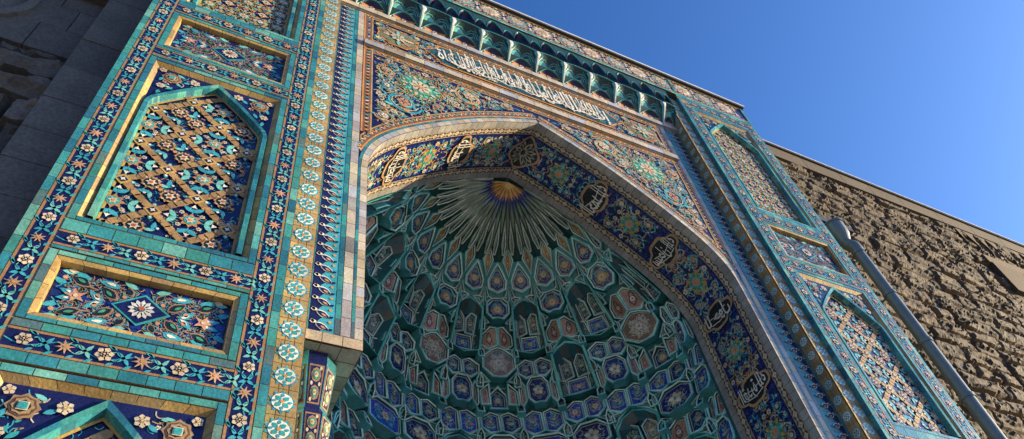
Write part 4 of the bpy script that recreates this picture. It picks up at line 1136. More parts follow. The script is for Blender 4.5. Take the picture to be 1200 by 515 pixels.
def planar(P):
    c=sum(P,Vector())/len(P); n=Vector()
    for i in range(len(P)): n+=(P[i]-c).cross(P[(i+1)%len(P)]-c)
    n.normalize(); return c,n
def cellT(c,e1,e2,n,s): return lambda u,v,L:tuple(c+e1*(u*s)+e2*(v*s)+n*(L*EPS))
def motif(d,kind,w,h,seed,P):
    """draw in a field roughly |u|<w,|v|<h (drawing units)"""
    rnd=random.Random(seed); m=min(w,h)
    if kind not in ('kite',):
        for q in range(14):
            x=rnd.uniform(.1,.8)*w*.9; y=rnd.uniform(-.8,.8)*h*.9; a=rnd.uniform(0,6.3); l=m*.45
            if not (pin(P,x,y) and pdist(P,x,y)>l*.45): continue
            c=rnd.choice((CYAN,LTEAL,(.45,.26,.08),(.5,.45,.36)))
            for s in (-1,1): d.stroke([(s*(x+l*(t-.5)*cos(a)-l*1.6*(t-.5)**2*sin(a)),y+l*(t-.5)*sin(a)+l*1.6*(t-.5)**2*cos(a)) for t in (0,.25,.5,.75,1)],max(.016,m*.07),c,0)
    if kind=='pot':
        d.star(0,-h*.1,m*.62,m*.5,8,OCH,1); d.disc(0,-h*.15,m*.42,(.5,.38,.28),2,8); d.flower(0,-h*.15,m*.36,6,CRM,BRN,3)
        for s in (-1,1):
            d.leaf(s*w*.35,h*.25,m*.6,m*.2,pi/2+s*.5,CYAN,2,.2*s); d.leaf(s*w*.5,-h*.55,m*.5,m*.18,pi/2-s*.6,ORG,2); d.leaf(0,h*.4,m*.4,m*.14,pi/2+s*.6,ORG,2)
            d.stroke([(s*w*.2,-h*.75),(s*w*.7,-h*.4),(s*w*.72,h*.1),(s*w*.3,h*.6)],m*.09,CYAN,1)
    elif kind=='lancet':
        for s in (-1,1):
            d.stroke([(0,-h*.8),(s*w*.55,-h*.35),(s*w*.35,h*.15),(0,h*.1)],m*.12,CYAN,1); d.stroke([(0,h*.7),(s*w*.4,h*.35),(s*w*.15,h*.1)],m*.1,LTEAL,1)
            d.leaf(s*w*.1,-h*.3,m*.5,m*.2,pi/2-s*.5,ORG if seed%2 else CRM,2); d.disc(s*w*.35,-h*.1,m*.14,CRM,3,6)
        d.leaf(0,h*.25,m*.6,m*.28,pi/2,OCH,2); d.flower(0,-h*.1,m*.28,5,CRM,ORG,3)
    elif kind=='kite':
        d.stroke([(0,-h*.75),(w*.45,-h*.3),(w*.3,h*.1),(-w*.3,h*.2),(-w*.25,h*.5),(0,h*.75)],m*.16,(.05,.05,.08),1)
        d.stroke([(0,-h*.75),(-w*.45,-h*.3),(-w*.3,h*.1),(w*.3,h*.2),(w*.25,h*.5),(0,h*.75)],m*.16,(.05,.05,.08),1)
        d.disc(0,-h*.05,m*.3,WHT,2,8); d.disc(0,-h*.05,m*.14,(.35,.08,.06),3,6); d.disc(0,h*.4,m*.12,ORG,2,6)
    elif kind=='bloom':
        d.star(0,0,m*.66,m*.5,6,OCH,1,.5); 
        for k in range(5):
            a=pi/2+k*2*pi/5; d.leaf(cos(a)*m*.08,sin(a)*m*.08,m*.62,m*.42,a,WHT if k%2 else CRM,2)
        d.disc(0,0,m*.16,(.1,.3,.2),4,8)
        for k in range(4):
            a=pi/4+k*pi/2; d.leaf(cos(a)*w*.62,sin(a)*h*.62,m*.34,m*.16,a+pi+.5,CYAN,1,.2); d.disc(cos(a)*w*.78,sin(a)*h*.78,m*.07,ORG,2,6)
    elif kind=='round':
        for k in range(6):
            a=k*pi/3; d.scroll(cos(a)*m*.5,sin(a)*m*.5,m*.3,a,1,(.6,.56,.5),[(.6,.56,.5)],((.6,.56,.5),(.2,.1,.07)),1)
        d.flower(0,0,m*.32,6,(.6,.57,.52),(.2,.1,.07),2)
    elif kind=='rect':
        for s in (-1,1):
            d.stroke([(s*w*.05,-h*.3),(s*w*.4,-h*.6),(s*w*.72,-h*.1),(s*w*.5,h*.5),(s*w*.15,h*.35)],m*.14,ORG if seed%2 else CYAN,1)
            d.leaf(s*w*.3,0,m*.6,m*.25,s*.3 if s>0 else pi-.3,CYAN,2); d.disc(s*w*.72,h*.45,m*.12,CRM,2,6); d.leaf(s*w*.6,-h*.6,m*.4,m*.2,.4 if s<0 else 2.7,LTEAL,2)
        d.flower(0,0,m*.45,6,CRM,(.4,.1,.05),3)
    elif kind=='branch':
        d.stroke([(0,-h*.85),(w*.06,-h*.2),(-w*.04,h*.3),(0,h*.8)],m*.1,CYAN,1)
        for k in range(5):
            z=-h*.65+k*h*.32
            for s in (-1,1):
                d.leaf(0,z,m*.75,m*.24,pi/2-s*(1.1-.12*k),(CYAN,CRM,LTEAL,ORG)[(k+(s>0)+seed)%4],2,.15*s)
        d.flower(0,h*.1,m*.24,6,CRM,ORG,4)
GRD={'pot':(.02,.035,.18),'lancet':(.02,.03,.12),'kite':(.42,.25,.18),'bloom':(.015,.025,.14),'round':(.2,.14,.11),'rect':(.02,.07,.4),'branch':(.02,.07,.38)}
cell_count=[0]
def slab_cell(mb,V3,kind,seed,rim=.062,rec=.06,depth=.5,ground=None,rimc=None,mot=True):
    """V3: ordered points of the front outline (Vector). inward normal faces the viewer"""
    c,n=planar(V3)
    view=Vector((-3,-6,4))-c
    inw=Vector((0,YV-1.5,c.z-2.5))-c
    if n.dot(inw)<0: n=-n; V3=V3[::-1]
    up=Vector((0,0,1)); e2=up-n*up.dot(n); e2=e2.normalized() if e2.length>1e-3 else Vector((0,1,0)); e1=e2.cross(n)
    P2=[((p-c).dot(e1),(p-c).dot(e2)) for p in V3]
    D3=[(p-c).dot(n) for p in V3]
    sz=sqrt(abs(sum(P2[i][0]*P2[(i+1)%len(P2)][1]-P2[(i+1)%len(P2)][0]*P2[i][1] for i in range(len(P2))))/2)
    rim=min(rim,sz*.14)
    Q=inset(P2,rim*.45); R=inset(P2,rim); Rb=inset(P2,rim*1.35); m=len(P2)
    g=lambda p,k:tuple(c+e1*p[0]+e2*p[1]+n*k)
    rc=rimc or jit((.16,.6,.62),.22)
    for i in range(m):
        j=(i+1)%m; di,dj=D3[i],D3[j]
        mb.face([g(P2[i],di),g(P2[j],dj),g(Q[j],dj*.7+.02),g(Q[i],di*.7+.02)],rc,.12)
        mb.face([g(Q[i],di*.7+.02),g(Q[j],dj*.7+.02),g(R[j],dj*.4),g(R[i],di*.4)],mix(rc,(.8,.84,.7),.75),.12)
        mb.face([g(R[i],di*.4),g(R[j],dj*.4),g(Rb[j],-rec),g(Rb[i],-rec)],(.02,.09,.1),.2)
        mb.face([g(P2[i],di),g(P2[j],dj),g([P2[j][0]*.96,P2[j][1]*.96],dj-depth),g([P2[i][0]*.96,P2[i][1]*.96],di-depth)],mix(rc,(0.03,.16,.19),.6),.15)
    gr=ground or GRD.get(kind,NAVY)
    mb.face([g(p,-rec) for p in Rb],jit(gr,.25),.1)
    R2=inset(P2,rim*1.75); 
    for i in range(m): mb.face([g(Rb[i],-rec+EPS),g(Rb[(i+1)%m],-rec+EPS),g(R2[(i+1)%m],-rec+EPS),g(R2[i],-rec+EPS)],(.5,.55,.46),.2)
    if mot:
        w=max(abs(p[0]) for p in R2); ww=min(w,sz*.6); hh=(max(p[1] for p in R2)-min(p[1] for p in R2))/2
        cy=(max(p[1] for p in R2)+min(p[1] for p in R2))/2
        cc=c-n*rec+e2*cy*.6; d=D(mb,cellT(cc,e1,e2,n,1),1); motif(d,kind,ww*.95,hh*.95,seed,R2)
    cell_count[0]+=1
def quad_pts(th0,th1,t0,t1,cut=.25,d_top=-.05,d_bot=-.22,peak=0,n_side=0,foot=0):
    """octagon outline between angles and tiers"""
    a=(th1-th0)*cut; b=(t1-t0)*cut
    pts=[(th0+a,t0,d_top),((th0+th1)/2,t0-peak,d_top),(th1-a,t0,d_top),(th1,t0+b,d_top*.6),(th1,t1-b,d_bot*.6),(th1-a,t1,d_bot),((th0+th1)/2,t1+foot,d_bot*1.3),(th0+a,t1,d_bot),(th0,t1-b,d_bot*.6),(th0,t0+b,d_top*.6)]
    return [vp(*p) for p in pts]
def niche_cell(th0,th1,t0,t1,seed,dep=.62,name='niche'):
    """deep hooded niche: rim, dark walls and three inner facets"""
    mb=MB(); thc=(th0+th1)/2; w=th1-th0
    outl=[(th0,t1-.12,-.04),(th0,t0+.42,0),(th0+w*.2,t0+.14,.03),(thc,t0-.02,.05),(th1-w*.2,t0+.14,.03),(th1,t0+.42,0),(th1,t1-.12,-.04),(thc,t1,-.1)]
    out=[vp(*p) for p in outl]
    ins=[(thc+(a-thc)*.86,t0+.06+(t-t0)*.955,d) for a,t,d in outl]; inn=[vp(*p) for p in ins]
    back=[vp(thc+(a-thc)*.66,t0+.3+(t-t0)*.8,d+dep*(1 if i not in (2,3,4) else .55)) for i,(a,t,d) in enumerate(outl)]
    m=len(out)
    rc=jit((.09,.46,.44),.15)
    for i in range(m):
        j=(i+1)%m
        mb.face([tuple(p) for p in (out[i],out[j],inn[j],inn[i])],rc,.12)
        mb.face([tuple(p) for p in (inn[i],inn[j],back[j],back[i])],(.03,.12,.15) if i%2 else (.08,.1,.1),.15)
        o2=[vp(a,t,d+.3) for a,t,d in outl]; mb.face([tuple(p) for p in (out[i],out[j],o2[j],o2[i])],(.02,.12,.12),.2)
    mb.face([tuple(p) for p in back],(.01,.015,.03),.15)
    for s in (-1,1):
        e_=th0 if s<0 else th1
        slab_cell(mb,[vp(e_,t0-.05,.0),vp(thc+s*w*.06,t0-.08,.02),vp(thc+s*w*.3,t0+.14,.0),vp(e_,t0+.42,-.03)],'kite',seed,rim=.05,mot=False,ground=(.03,.14,.16),depth=.25)
    # inner facets
    tm=t0+.3+(t1-t0)*.42; tb=t1-.02-.1*(t1-t0)
    L=lambda pts,k,s,**kw:slab_cell(mb,[vp(*p) for p in pts],k,s,depth=.08,**kw)
    q=w*.3
    for s in (-1,1):
        a0,a1=sorted((thc+s*w*.02,thc+s*w*.36)); am=(a0+a1)/2
        L([(a0,tm-.02,dep*.72),(a0,t0+.5,dep*.6),(am,t0+.3,dep*.5),(a1,t0+.52,dep*.45),(a1,tm-.02,dep*.55)],'lancet',seed+s,rim=.05,ground=(.02,.03,.06))
        L([(thc+s*w*.42,tm+.02,dep*.18),(thc+s*w*.28,tm+.04,dep*.5),(thc+s*w*.26,tb,dep*.4),(thc+s*w*.42,tb-.1,dep*.1)],'lancet',seed,rim=.04)
    L([(thc-q*.85,tm+.03,dep*.55),(thc+q*.85,tm+.03,dep*.55),(thc+q*.95,tb,dep*.3),(thc-q*.95,tb,dep*.3)],'rect',seed,rim=.05)
    return mb.build(name,MT,VAULT)
def web(mb,a,b,t0,t1):
    n=3
    for i in range(n):
        for j in range(2):
            q=[(a+(b-a)*i/n,t0+(t1-t0)*j/2),(a+(b-a)*(i+1)/n,t0+(t1-t0)*j/2),(a+(b-a)*(i+1)/n,t0+(t1-t0)*(j+1)/2),(a+(b-a)*i/n,t0+(t1-t0)*(j+1)/2)]
            mb.face([tuple(vp(x,y,.36)) for x,y in q],(.04,.2,.22),.2)
def corners(mb,a,b,t0,t1,cut,seed):
    ca=(b-a)*cut; ct=(t1-t0)*cut
    for (x,sx) in ((a,1),(b,-1)):
        for (y,sy) in ((t0,1),(t1,-1)):
            slab_cell(mb,[vp(x,y,.03),vp(x+sx*ca*.98,y,.03 if sy>0 else -.04),vp(x,y+sy*ct*.98,.0)],'kite',seed,rim=.05,mot=False,ground=(.03,.15,.17),depth=.2)
def simple(name,parts,box=None,cut=0):
    mb=MB()
    if box: web(mb,*box)
    if cut: corners(mb,*box,cut,len(parts))
    for pts,k,s,kw in parts: slab_cell(mb,pts,k,s,**kw)
    return mb.build(name,MT,VAULT)
def pair(th0,th1,t0,t1,kinds,seed,name='facet_pair',fold=-.14):
    thc=(th0+th1)/2; w=th1-th0; P=[]
    for s,k in ((-1,kinds[0]),(1,kinds[1])):
        e=thc+s*w/2
        pts=[(thc,t0+.1,.14),(thc+s*w*.22,t0,.17),(e,t0+.3,.16),(e,t1-.22,.05),(thc+s*w*.26,t1,.03),(thc,t1-.06,fold)]
        P.append(([vp(*p) for p in pts],k,seed+s,{}))
    return simple(name,P,(th0,th1,t0-.1,t1+.1))
def filler(thc,t,hw,ht,seed):
    return ([vp(thc-hw,t+ht,-.1),vp(thc-hw,t-ht*.3,-.04),vp(thc,t-ht*1.25,.0),vp(thc+hw,t-ht*.3,-.04),vp(thc+hw,t+ht,-.1)],'lancet',seed,dict(rim=.06,rec=.16,ground=(.01,.02,.05),depth=.4))
sd=0
for c in range(0,13):
    th=15*c; a,b=th-7.46,th+7.46
    if c in (0,12):
        if c==0:a=0.5
        else:b=179.5
    thc=(a+b)/2; W2=b-a
    even=c%2==0; c5=min(c,12-c)
    sd+=10
    # pendants (leaf shaped)
    hw=6.6 if 0<c<12 else 3.1; tc=thc
    pts=[(tc,-1.0,.02),(tc+hw*.55,-.72,.0),(tc+hw,-.38,-.02),(tc+hw*.9,-.1,-.05),(tc,.12,-.16),(tc-hw*.9,-.1,-.05),(tc-hw,-.38,-.02),(tc-hw*.55,-.72,0)]
    simple('pendant_facet',[([vp(*p) for p in pts],'pot',sd,dict(rim=.07,rec=.07,depth=.2))])
    # tiers by column
    if 0<c<12: pass
    if even:
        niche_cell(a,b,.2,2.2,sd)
        pair(a,b,2.22,3.05,('lancet','lancet'),sd+1)
        k=W2*.2
        simple('octagon_facet',[(quad_pts(a+k,b-k,2.98,4.1,.24,-.06,-.28),'bloom',sd,{})],(a,b,3.0-.05,4.05+.05))
        for s_ in (-1,1):
            e_=a if s_<0 else b
            simple('kite_facet',[([vp(e_,3.3,.0),vp(e_-s_*k*.6,3.02,.05),vp(e_-s_*k*1.02,3.3,.0),vp(e_-s_*k*1.02,3.85,-.1),vp(e_-s_*k*.4,4.1,-.06),vp(e_,3.9,.0)],'kite',sd,{})])
        pair(a,b,4.05,5.05,('branch','branch'),sd+2)
        if c5%4==2:
            niche_cell(a,b,5.05,6.9,sd+3)
        else:
            simple('octagon_facet',[(quad_pts(a,b,5.05,6.05,.2),'rect',sd,{})],(a,b,5.05-.05,6.05+.05),.2); pair(a,b,6.05,7.0,('kite','kite'),sd+4)
        simple('octagon_facet',[(quad_pts(a,b,7.0,8.1,.26),'branch',sd+5,{})],(a,b,7.0-.05,8.1+.05),.26)
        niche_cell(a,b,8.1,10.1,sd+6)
        pair(a,b,10.1,11.1,('lancet','branch'),sd+7)
    else:
        simple('octagon_facet',[(quad_pts(a+.8,b-.8,.16,1.08,.26,-.03,-.2),'pot',sd,dict(rec=.08))],(a,b,.18-.05,1.05+.05),.26)
        pair(a,b,1.05,2.0,('kite','kite'),sd+1)
        if c5 in (3,):
            niche_cell(a,b,2.0,4.0,sd+1)
            pair(a,b,4.0,4.9,('rect','rect'),sd+2)
        else:
            simple('round_facet',[(quad_pts(a,b,2.0,3.1,.3,foot=.08,peak=.08),'round',sd,{})],(a,b,2.0-.05,3.1+.05),.3)
            # kite, small niche, kite
            k=W2*.27
            simple('kite_facet',[([vp(a,3.35,.05),vp(a+k,3.05,.08),vp(a+k*1.1,3.95,-.02),vp(a,4.05,-.12)],'kite',sd,{})])
            simple('kite_facet',[([vp(b,3.35,.05),vp(b-k,3.05,.08),vp(b-k*1.1,3.95,-.02),vp(b,4.05,-.12)],'kite',sd,{})])
            simple('small_niche',[([vp(thc-k*.9,3.1,.32),vp(thc+k*.9,3.1,.32),vp(thc+k*.9,4.05,.32),vp(thc-k*.9,4.05,.32)],'lancet',sd,dict(rim=.03,mot=False)),([vp(thc-k*.85,4.0,.1),vp(thc-k*.85,3.4,.3),vp(thc,3.12,.2),vp(thc+k*.85,3.4,.3),vp(thc+k*.85,4.0,.1)],'pot',sd,dict(rec=.1))])
            pair(a,b,4.05,4.95,('branch','lancet'),sd+2)
        simple('octagon_facet',[(quad_pts(a+1,b-1,4.95,6.0,.26,-.05,-.26),'bloom' if c5%2 else 'rect',sd+3,{})],(a,b,4.95-.05,5.95+.05),.26)
        pair(a,b,5.95,6.9,('kite','lancet'),sd+4)
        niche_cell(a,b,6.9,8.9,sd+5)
        pair(a,b,8.9,9.9,('branch','kite'),sd+6)
        simple('octagon_facet',[(quad_pts(a,b,9.9,11.0,.26),'bloom',sd+7,{})],(a,b,9.9-.05,11.0+.05),.26)
# small fillers at the cell junctions, one mesh part
mbf=MB()
for c in range(0,12):
    th=15*c+7.5
    for s_ in (-1,1):
        slab_cell(mbf,[vp(th+s_*.15,-.28,.02),vp(th+s_*3.0,.1,.0),vp(th+s_*6.8,.16,.02),vp(th+s_*2.2,.55,.02),vp(th+s_*.15,.3,-.1)],'kite',c,rim=.05,ground=(.04,.2,.2),depth=.2)
for c in range(0,13):
    th=15*c
    for s_ in (-1,1):
        if not 0<th+s_*4<180: continue
        slab_cell(mbf,[vp(th+s_*.2,.16,.02),vp(th+s_*5.2,.2,.03),vp(th+s_*5.6,.42,.05),vp(th+s_*2.4,.3,.05)],'kite',c,rim=.04,ground=(.04,.18,.18),depth=.15,mot=False)
for c in range(0,12):
    th=15*c+7.5
    for t in (1.05,2.1,3.05,4.02,5.0,6.0,6.95,8.0,8.95,10.0,11.0):
        slab_cell(mbf,*filler(th,t+.05,1.55,.24,c)[:3],**filler(th,t+.05,1.55,.24,c)[3])
        n=Vector((0,0,0))
mbf.build('junction_facets',MT,VAULT)
# diamonds above the pendants
for c in range(0,12):
    th=15*c+7.5
    pts=[(th,-1.0,-.45),(th+4.6,-1.0,-.02),(th,-.45,-.03),(th-4.6,-1.0,-.02)]
    P=[vp(*p) for p in pts]; P[0].z+=.28; 
    simple('diamond_facet',[(P,'kite',c,dict(rim=.06,ground=OCH,depth=.2))])
# radiating fan
def fan_pt(th,r,up=0):
    z=22.66-.27*min(1,r/.6)-.5*max(0,r-.6)+.035*max(0,r-.6)**2 + up
    return Vector((-r*cos(radians(th)),YV+.03+r*sin(radians(th)),z))
mb=MB()
for i in range(48):
    a0,a1=i*3.75,(i+1)*3.75
    rs=[.001,.25,.6,1.0,1.4,1.8,2.2,2.6,2.95]
    for r0,r1 in zip(rs,rs[1:]): mb.face([tuple(fan_pt(a0,r0,.02)),tuple(fan_pt(a1,r0,.02)),tuple(fan_pt(a1,r1,.02)),tuple(fan_pt(a0,r1,.02))],(.015,.05,.05) if (i//2)%2 else (.02,.09,.07),.15)
fan=mb.build('radiating_fan',MT,VAULT,'dark green ground of the radiating star at the top of the vault')
for i in range(0,25):
    th=7.5*i; mb=MB()
    st=[(.6,.6),(.8,1.1),(1.1,1.5),(1.5,1.35),(1.85,.9),(2.15,.5),(2.5,.35)] if i%2 else [(.6,.8),(.8,1.5),(1.0,1.9),(1.3,1.7),(1.6,1.0),(1.85,.15)]
    for (r0,w0),(r1,w1) in zip(st,st[1:]):
        w0*=1.25; w1*=1.25; m0,m1=fan_pt(th,r0,-.08-.05*w0),fan_pt(th,r1,-.08-.05*w1)
        for s in (-1,1):
            e0,e1=fan_pt(th+s*w0*1.15,r0,.0),fan_pt(th+s*w1*1.15,r1,.0)
            mb.face([tuple(p) for p in (m0,m1,e1,e0)],jit((.42,.52,.42),.15),.2)
            k0,k1=fan_pt(th+s*w0*.75,r0,-.045-.01*w0),fan_pt(th+s*w1*.75,r1,-.045-.01*w1)
        for f in (.25,.6):
            pc=fan_pt(th,r0+(r1-r0)*f,-.09-.03*(w0+(w1-w0)*f)); e=.025
            mb.face([(pc.x-e,pc.y,pc.z),(pc.x,pc.y-e,pc.z),(pc.x+e,pc.y,pc.z),(pc.x,pc.y+e,pc.z)],(.45,.45,.38),.2)
    mb.build('fan_rib',MT,fan)
for i in range(0,24):   # small pointed fields between the lower rib ends
    th=7.5*i+3.75
    P=[fan_pt(th,1.3,-.03),fan_pt(th+1.7,1.75,-.07),fan_pt(th+2.5,2.2,-.1),fan_pt(th+1.2,2.6,-.12),fan_pt(th-1.2,2.6,-.12),fan_pt(th-2.5,2.2,-.1),fan_pt(th-1.7,1.75,-.07)]
    mb=MB(); slab_cell(mb,P,'lancet' if i%2 else 'branch',i,rim=.05,depth=.05,ground=((.3,.17,.04) if i%4==1 else (.012,.015,.07)),rimc=(.3,.4,.33)); mb.build('fan_lancet',MT,fan)
mb=MB(); cc=fan_pt(90,0.0,-.06); cc.y=YV+.04
dd=D(mb,lambda u,v,L:(u,YV+.04+max(0,v),22.44-L*EPS-.36*hypot(u,v)))
def halfstar(r,r2,n,col,L):
    for k in range(n):
        a0=pi*k/n; a1=pi*(k+1)/n; am=(a0+a1)/2
        dd.poly([(0,0),(r2*cos(a0),r2*sin(a0)),(r*cos(am),r*sin(am)),(r2*cos(a1),r2*sin(a1))],col if not callable(col) else col(k),L)
halfstar(1.15,.6,18,(.02,.06,.4),2); halfstar(.92,.5,18,(.02,.03,.2),4); halfstar(.72,.5,18,lambda k:(.65,.36,.09) if k%2 else (.38,.17,.05),6); halfstar(.3,.18,10,(.75,.48,.16),8)
mb.build('sunburst',MT,fan)

# closing lunette between the arch back edge and the vault, and over the fan
mb=MB()
for sg in (-1,1):
    for k in range(30):
        z0=8+k*.5; z1=z0+.5
        mb.face([(sg*5.9,YV+.02,z0),(sg*7.3,YV+.02,z0),(sg*7.3,YV+.02,z1),(sg*5.9,YV+.02,z1)],(.02,.12,.12),.3) if z1<=16.6 else None
for k in range(50):
    h0=-6.0+12*k/50; h1=h0+.24
    for (ha,hb) in ((h0,h1),):
        za,zb=arch_z(ha)-.0,arch_z(hb)-.0
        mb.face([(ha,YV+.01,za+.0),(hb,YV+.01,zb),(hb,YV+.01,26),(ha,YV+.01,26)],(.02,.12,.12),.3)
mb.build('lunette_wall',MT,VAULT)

# ------------------------------------------------------------------ ashlar walls
def rough_wall(name,x0,x1,y,z0,z1,mat,seed,res,amp,course=1.0,smooth_above=None,joint=(1.9,1.7,1.3)):
    rnd=random.Random(seed); mb=MB(); rows=[]; z=z0
    while z<z1-.2:
        h=course*rnd.uniform(.8,1.15); zz=min(z1,z+h)
        if z1-zz<.4: zz=z1
        x=x0-rnd.uniform(0,1.5); bl=[]
        while x<x1:
            w=rnd.uniform(1.1,2.6); bl.append((max(x,x0),min(x+w,x1),rnd.uniform(0,100),rnd.uniform(.6,1.2))); x+=w
        rows.append((z,zz,bl)); z=zz
    for (za,zb,bl) in rows:
        for (xa,xb,so,tone) in bl:
            if xb-xa<.15: continue
            blk=rnd.uniform(0,.09); tx=rnd.uniform(-.05,.05); tz=rnd.uniform(-.06,.06)
            nx=max(2,int((xb-xa)/res)); nz=max(2,int((zb-za)/res)); G=[]
            for j in range(nz+1):
                row=[]
                for i in range(nx+1):
                    u=xa+(xb-xa)*i/nx; v=za+(zb-za)*j/nz
                    e=min(u-xa,xb-u,v-za,zb-v); m=min(1,max(0,e-.02)/.09)
                    p=Vector((u*.8+so,v*1.9,so)); q=noise.fractal(p,.75,2.2,7); r_=noise.noise(Vector((u*2.2,v*5+so,1)))
                    cl=noise.cell(Vector((u*1.3+q*1.4,v*2.4+q*.9+so,3)))
                    dsp=m*(blk+.04+tx*(u-xa-(xb-xa)/2)+tz*(v-(za+zb)/2)+amp*(.45+.65*q+.25*abs(r_)+.5*cl))
                    row.append((u,y-dsp if e>0.001 else y+.02,v))
                G.append(row)
            for j in range(nz):
                for i in range(nx):
                    ed=(i==0 or j==0 or i==nx-1 or j==nz-1)
                    c=tuple(tone*k*(1 if not ed else 1) for k in (1,1,1)) if not ed else tuple(tone*k for k in joint)
                    mb.face([G[j][i],G[j][i+1],G[j+1][i+1],G[j+1][i]],c)
    return mb
# right-hand wall
YW=1.2
mb=rough_wall('w',12.0,46,YW,-GZ,29.25,MSTONE_R,5,.09,.12,.85)
rw=mb.build('building_wing',MSTONE_R,None,merge=False)
tag(rw,'rough brown sunlit granite wing to the right of the tiled portal','building')
mb=MB(); mb.box(12.0,46,YW+.06,YW+3,-GZ,30.2,(1,1,1)); mb.build('wall_core',MPLAIN,rw)
mb=MB(); rnd=random.Random(3); x=12.0
while x<46:
    w=rnd.uniform(2.0,2.8); mb.box(x+.015,min(46,x+w)-.015,YW-.22,YW+2,29.28,30.25,tuple([rnd.uniform(.9,1.1)]*3)); x+=w
mb.box(12,46,YW-.15,YW+1.9,29.25,30.2,(1.3,1.15,.95))
mb.build('coping_course',MCOPE,rw)
mb=MB(); mb.box(12,46,YW-.3,YW+3.1,30.25,30.33,(1,1,1)); mb.build('coping_edge',MDARKM,rw)
mb=MB(); mb.box(12,46,YW-.34,YW+3.1,30.332,30.385,(1,1,1)); mb.build('metal_flashing',MFLASH,rw)
# carved frieze of small pointed hollows further along
mb=MB(); xF=34.9-9.5-.0
for k in range(11):
    x=27.3+k*.95
    mb.box(x-.475,x+.475,YW-.32,YW+.1,26.3,26.9,(1.5,1.3,1.05))
    # hollow: dark recessed pointed arch between two ribs
    for s in ():
        pts=[(x+s*.47,26.9),(x+s*.47,28.95),(x+s*.3,28.95),(x+s*.2,28.0)]
        mb.face([(p[0],YW-.38,p[1]) for p in [(x+s*.47,27.0),(x+s*.40,27.0),(x+s*.36,28.2),(x+s*.1,28.85),(x+s*.1,29.27),(x+s*.47,29.27)]],(1.3,1.2,1))
        mb.face([(x+s*.40,YW-.38,27.0),(x+s*.36,YW-.38,28.2),(x+s*.36,YW,28.2),(x+s*.40,YW,27.0)],(1.2,1.1,.9))
        mb.face([(x+s*.36,YW-.38,28.2),(x+s*.1,YW-.38,28.85),(x+s*.1,YW,28.85),(x+s*.36,YW,28.2)],(1.2,1.1,.9))
    
    for s in (-1,1):
        for (p0,p1) in (((.47,27.9),(.42,28.3)),((.42,28.3),(.22,28.95)),((.22,28.95),(0,29.2))):
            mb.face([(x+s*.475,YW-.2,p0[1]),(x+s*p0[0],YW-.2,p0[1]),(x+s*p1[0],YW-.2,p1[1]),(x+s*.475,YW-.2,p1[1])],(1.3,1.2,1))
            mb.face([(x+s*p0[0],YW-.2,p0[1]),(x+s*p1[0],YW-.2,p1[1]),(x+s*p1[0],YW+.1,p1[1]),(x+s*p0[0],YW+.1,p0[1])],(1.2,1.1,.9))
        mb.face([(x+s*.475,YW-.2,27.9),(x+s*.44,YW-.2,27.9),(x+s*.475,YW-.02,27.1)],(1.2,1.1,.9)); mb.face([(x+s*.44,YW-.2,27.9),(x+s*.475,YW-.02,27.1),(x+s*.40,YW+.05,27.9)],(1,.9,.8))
    mb.box(x-.475,x+.475,YW+.06,YW+.1,26.9,29.27,(.6,.6,.6))
o=mb.build('carved_frieze',MCOPE,rw)
mb=MB(); 
for k in range(5): mb.box(27.0+k*2.3+.02,27.0+(k+1)*2.3-.02,YW-.34,YW+.1,24.2,26.28,(1.05+.1*(k%2),.9,.75))
mb.build('dressed_stone_course',MCOPE,rw)
# left-hand wall with smooth pier
mb=rough_wall('w',-30,-12.5,1.3,-GZ,18.4,MSTONE_L,8,.12,.26,course=1.15,joint=(.45,.45,.45))
lw=mb.build('building_wing',MSTONE_L,None)
tag(lw,'dark shaded granite wing to the left of the tiled portal','building')
mb=MB(); rnd=random.Random(5); mb.box(-30,-12.0,1.42,4,-GZ,30.0,(.6,.6,.6)); mb.build('wall_core',MSTONE_L,lw)
mb=MB(); z=18.42; r=0
while z<29.8:
    h=rnd.choice((1.0,1.15,1.3)); zz=min(29.9,z+h); x=-30-rnd.uniform(0,2)
    while x<-13:
        w=rnd.uniform(2.4,4.2); 
        if z>24.2 and z<25.4: pass
        mb.box(max(-30,x)+.012,min(-12.9,x+w)-.012,1.24+rnd.uniform(-.015,.015),1.5,z+.012,zz-.012,tuple([rnd.uniform(.8,1.1)]*3)); x+=w
    z=zz
mb.build('dressed_stone_course',MSTONE_L,lw)
mb=MB(); mb.box(-30,-13.1,1.0,1.3,21.6,22.0,(.6,.6,.6)); mb.build('string_course',MSTONE_L,lw)
# blind carved arch in relief
mb=MB(); P=[(-16.1+1.5*cos(t*pi/12),20.4+1.5*sin(t*pi/12)) for t in range(25)]
for a,b in zip(P,P[1:]):
    mb.face([(a[0],1.12,a[1]),(b[0],1.12,b[1]),(b[0]*.0+(-16.1)+(b[0]+16.1)*.86,1.12,20.4+(b[1]-20.4)*.86),((-16.1)+(a[0]+16.1)*.86,1.12,20.4+(a[1]-20.4)*.86)],(1,1,1))
    mb.face([(a[0],1.12,a[1]),(b[0],1.12,b[1]),(b[0],1.26,b[1]),(a[0],1.26,a[1])],(1,1,1))
    i0=(-16.1+(a[0]+16.1)*.86,20.4+(a[1]-20.4)*.86); i1=(-16.1+(b[0]+16.1)*.86,20.4+(b[1]-20.4)*.86)
    mb.face([(i0[0],1.12,i0[1]),(i1[0],1.12,i1[1]),(i1[0],1.26,i1[1]),(i0[0],1.26,i0[1])],(1,1,1))
mb.build('carved_arch',MSTONE_L,lw)
mb=MB(); rnd=random.Random(6); z=-GZ
while z<30:
    zz=min(30.1,z+rnd.choice((1.1,1.25,1.4))); 
    mb.box(-13.17,-12.09,.75+rnd.uniform(-.012,.012),1.6,z+.01,zz-.01,tuple([rnd.uniform(.85,1.15)]*3)); z=zz
mb.box(-13.15,-12.09,.79,1.6,-GZ,30,(.5,.5,.5))
mb.build('smooth_stone_pier',MSTONE_L,lw)
mb=MB(); z=-GZ
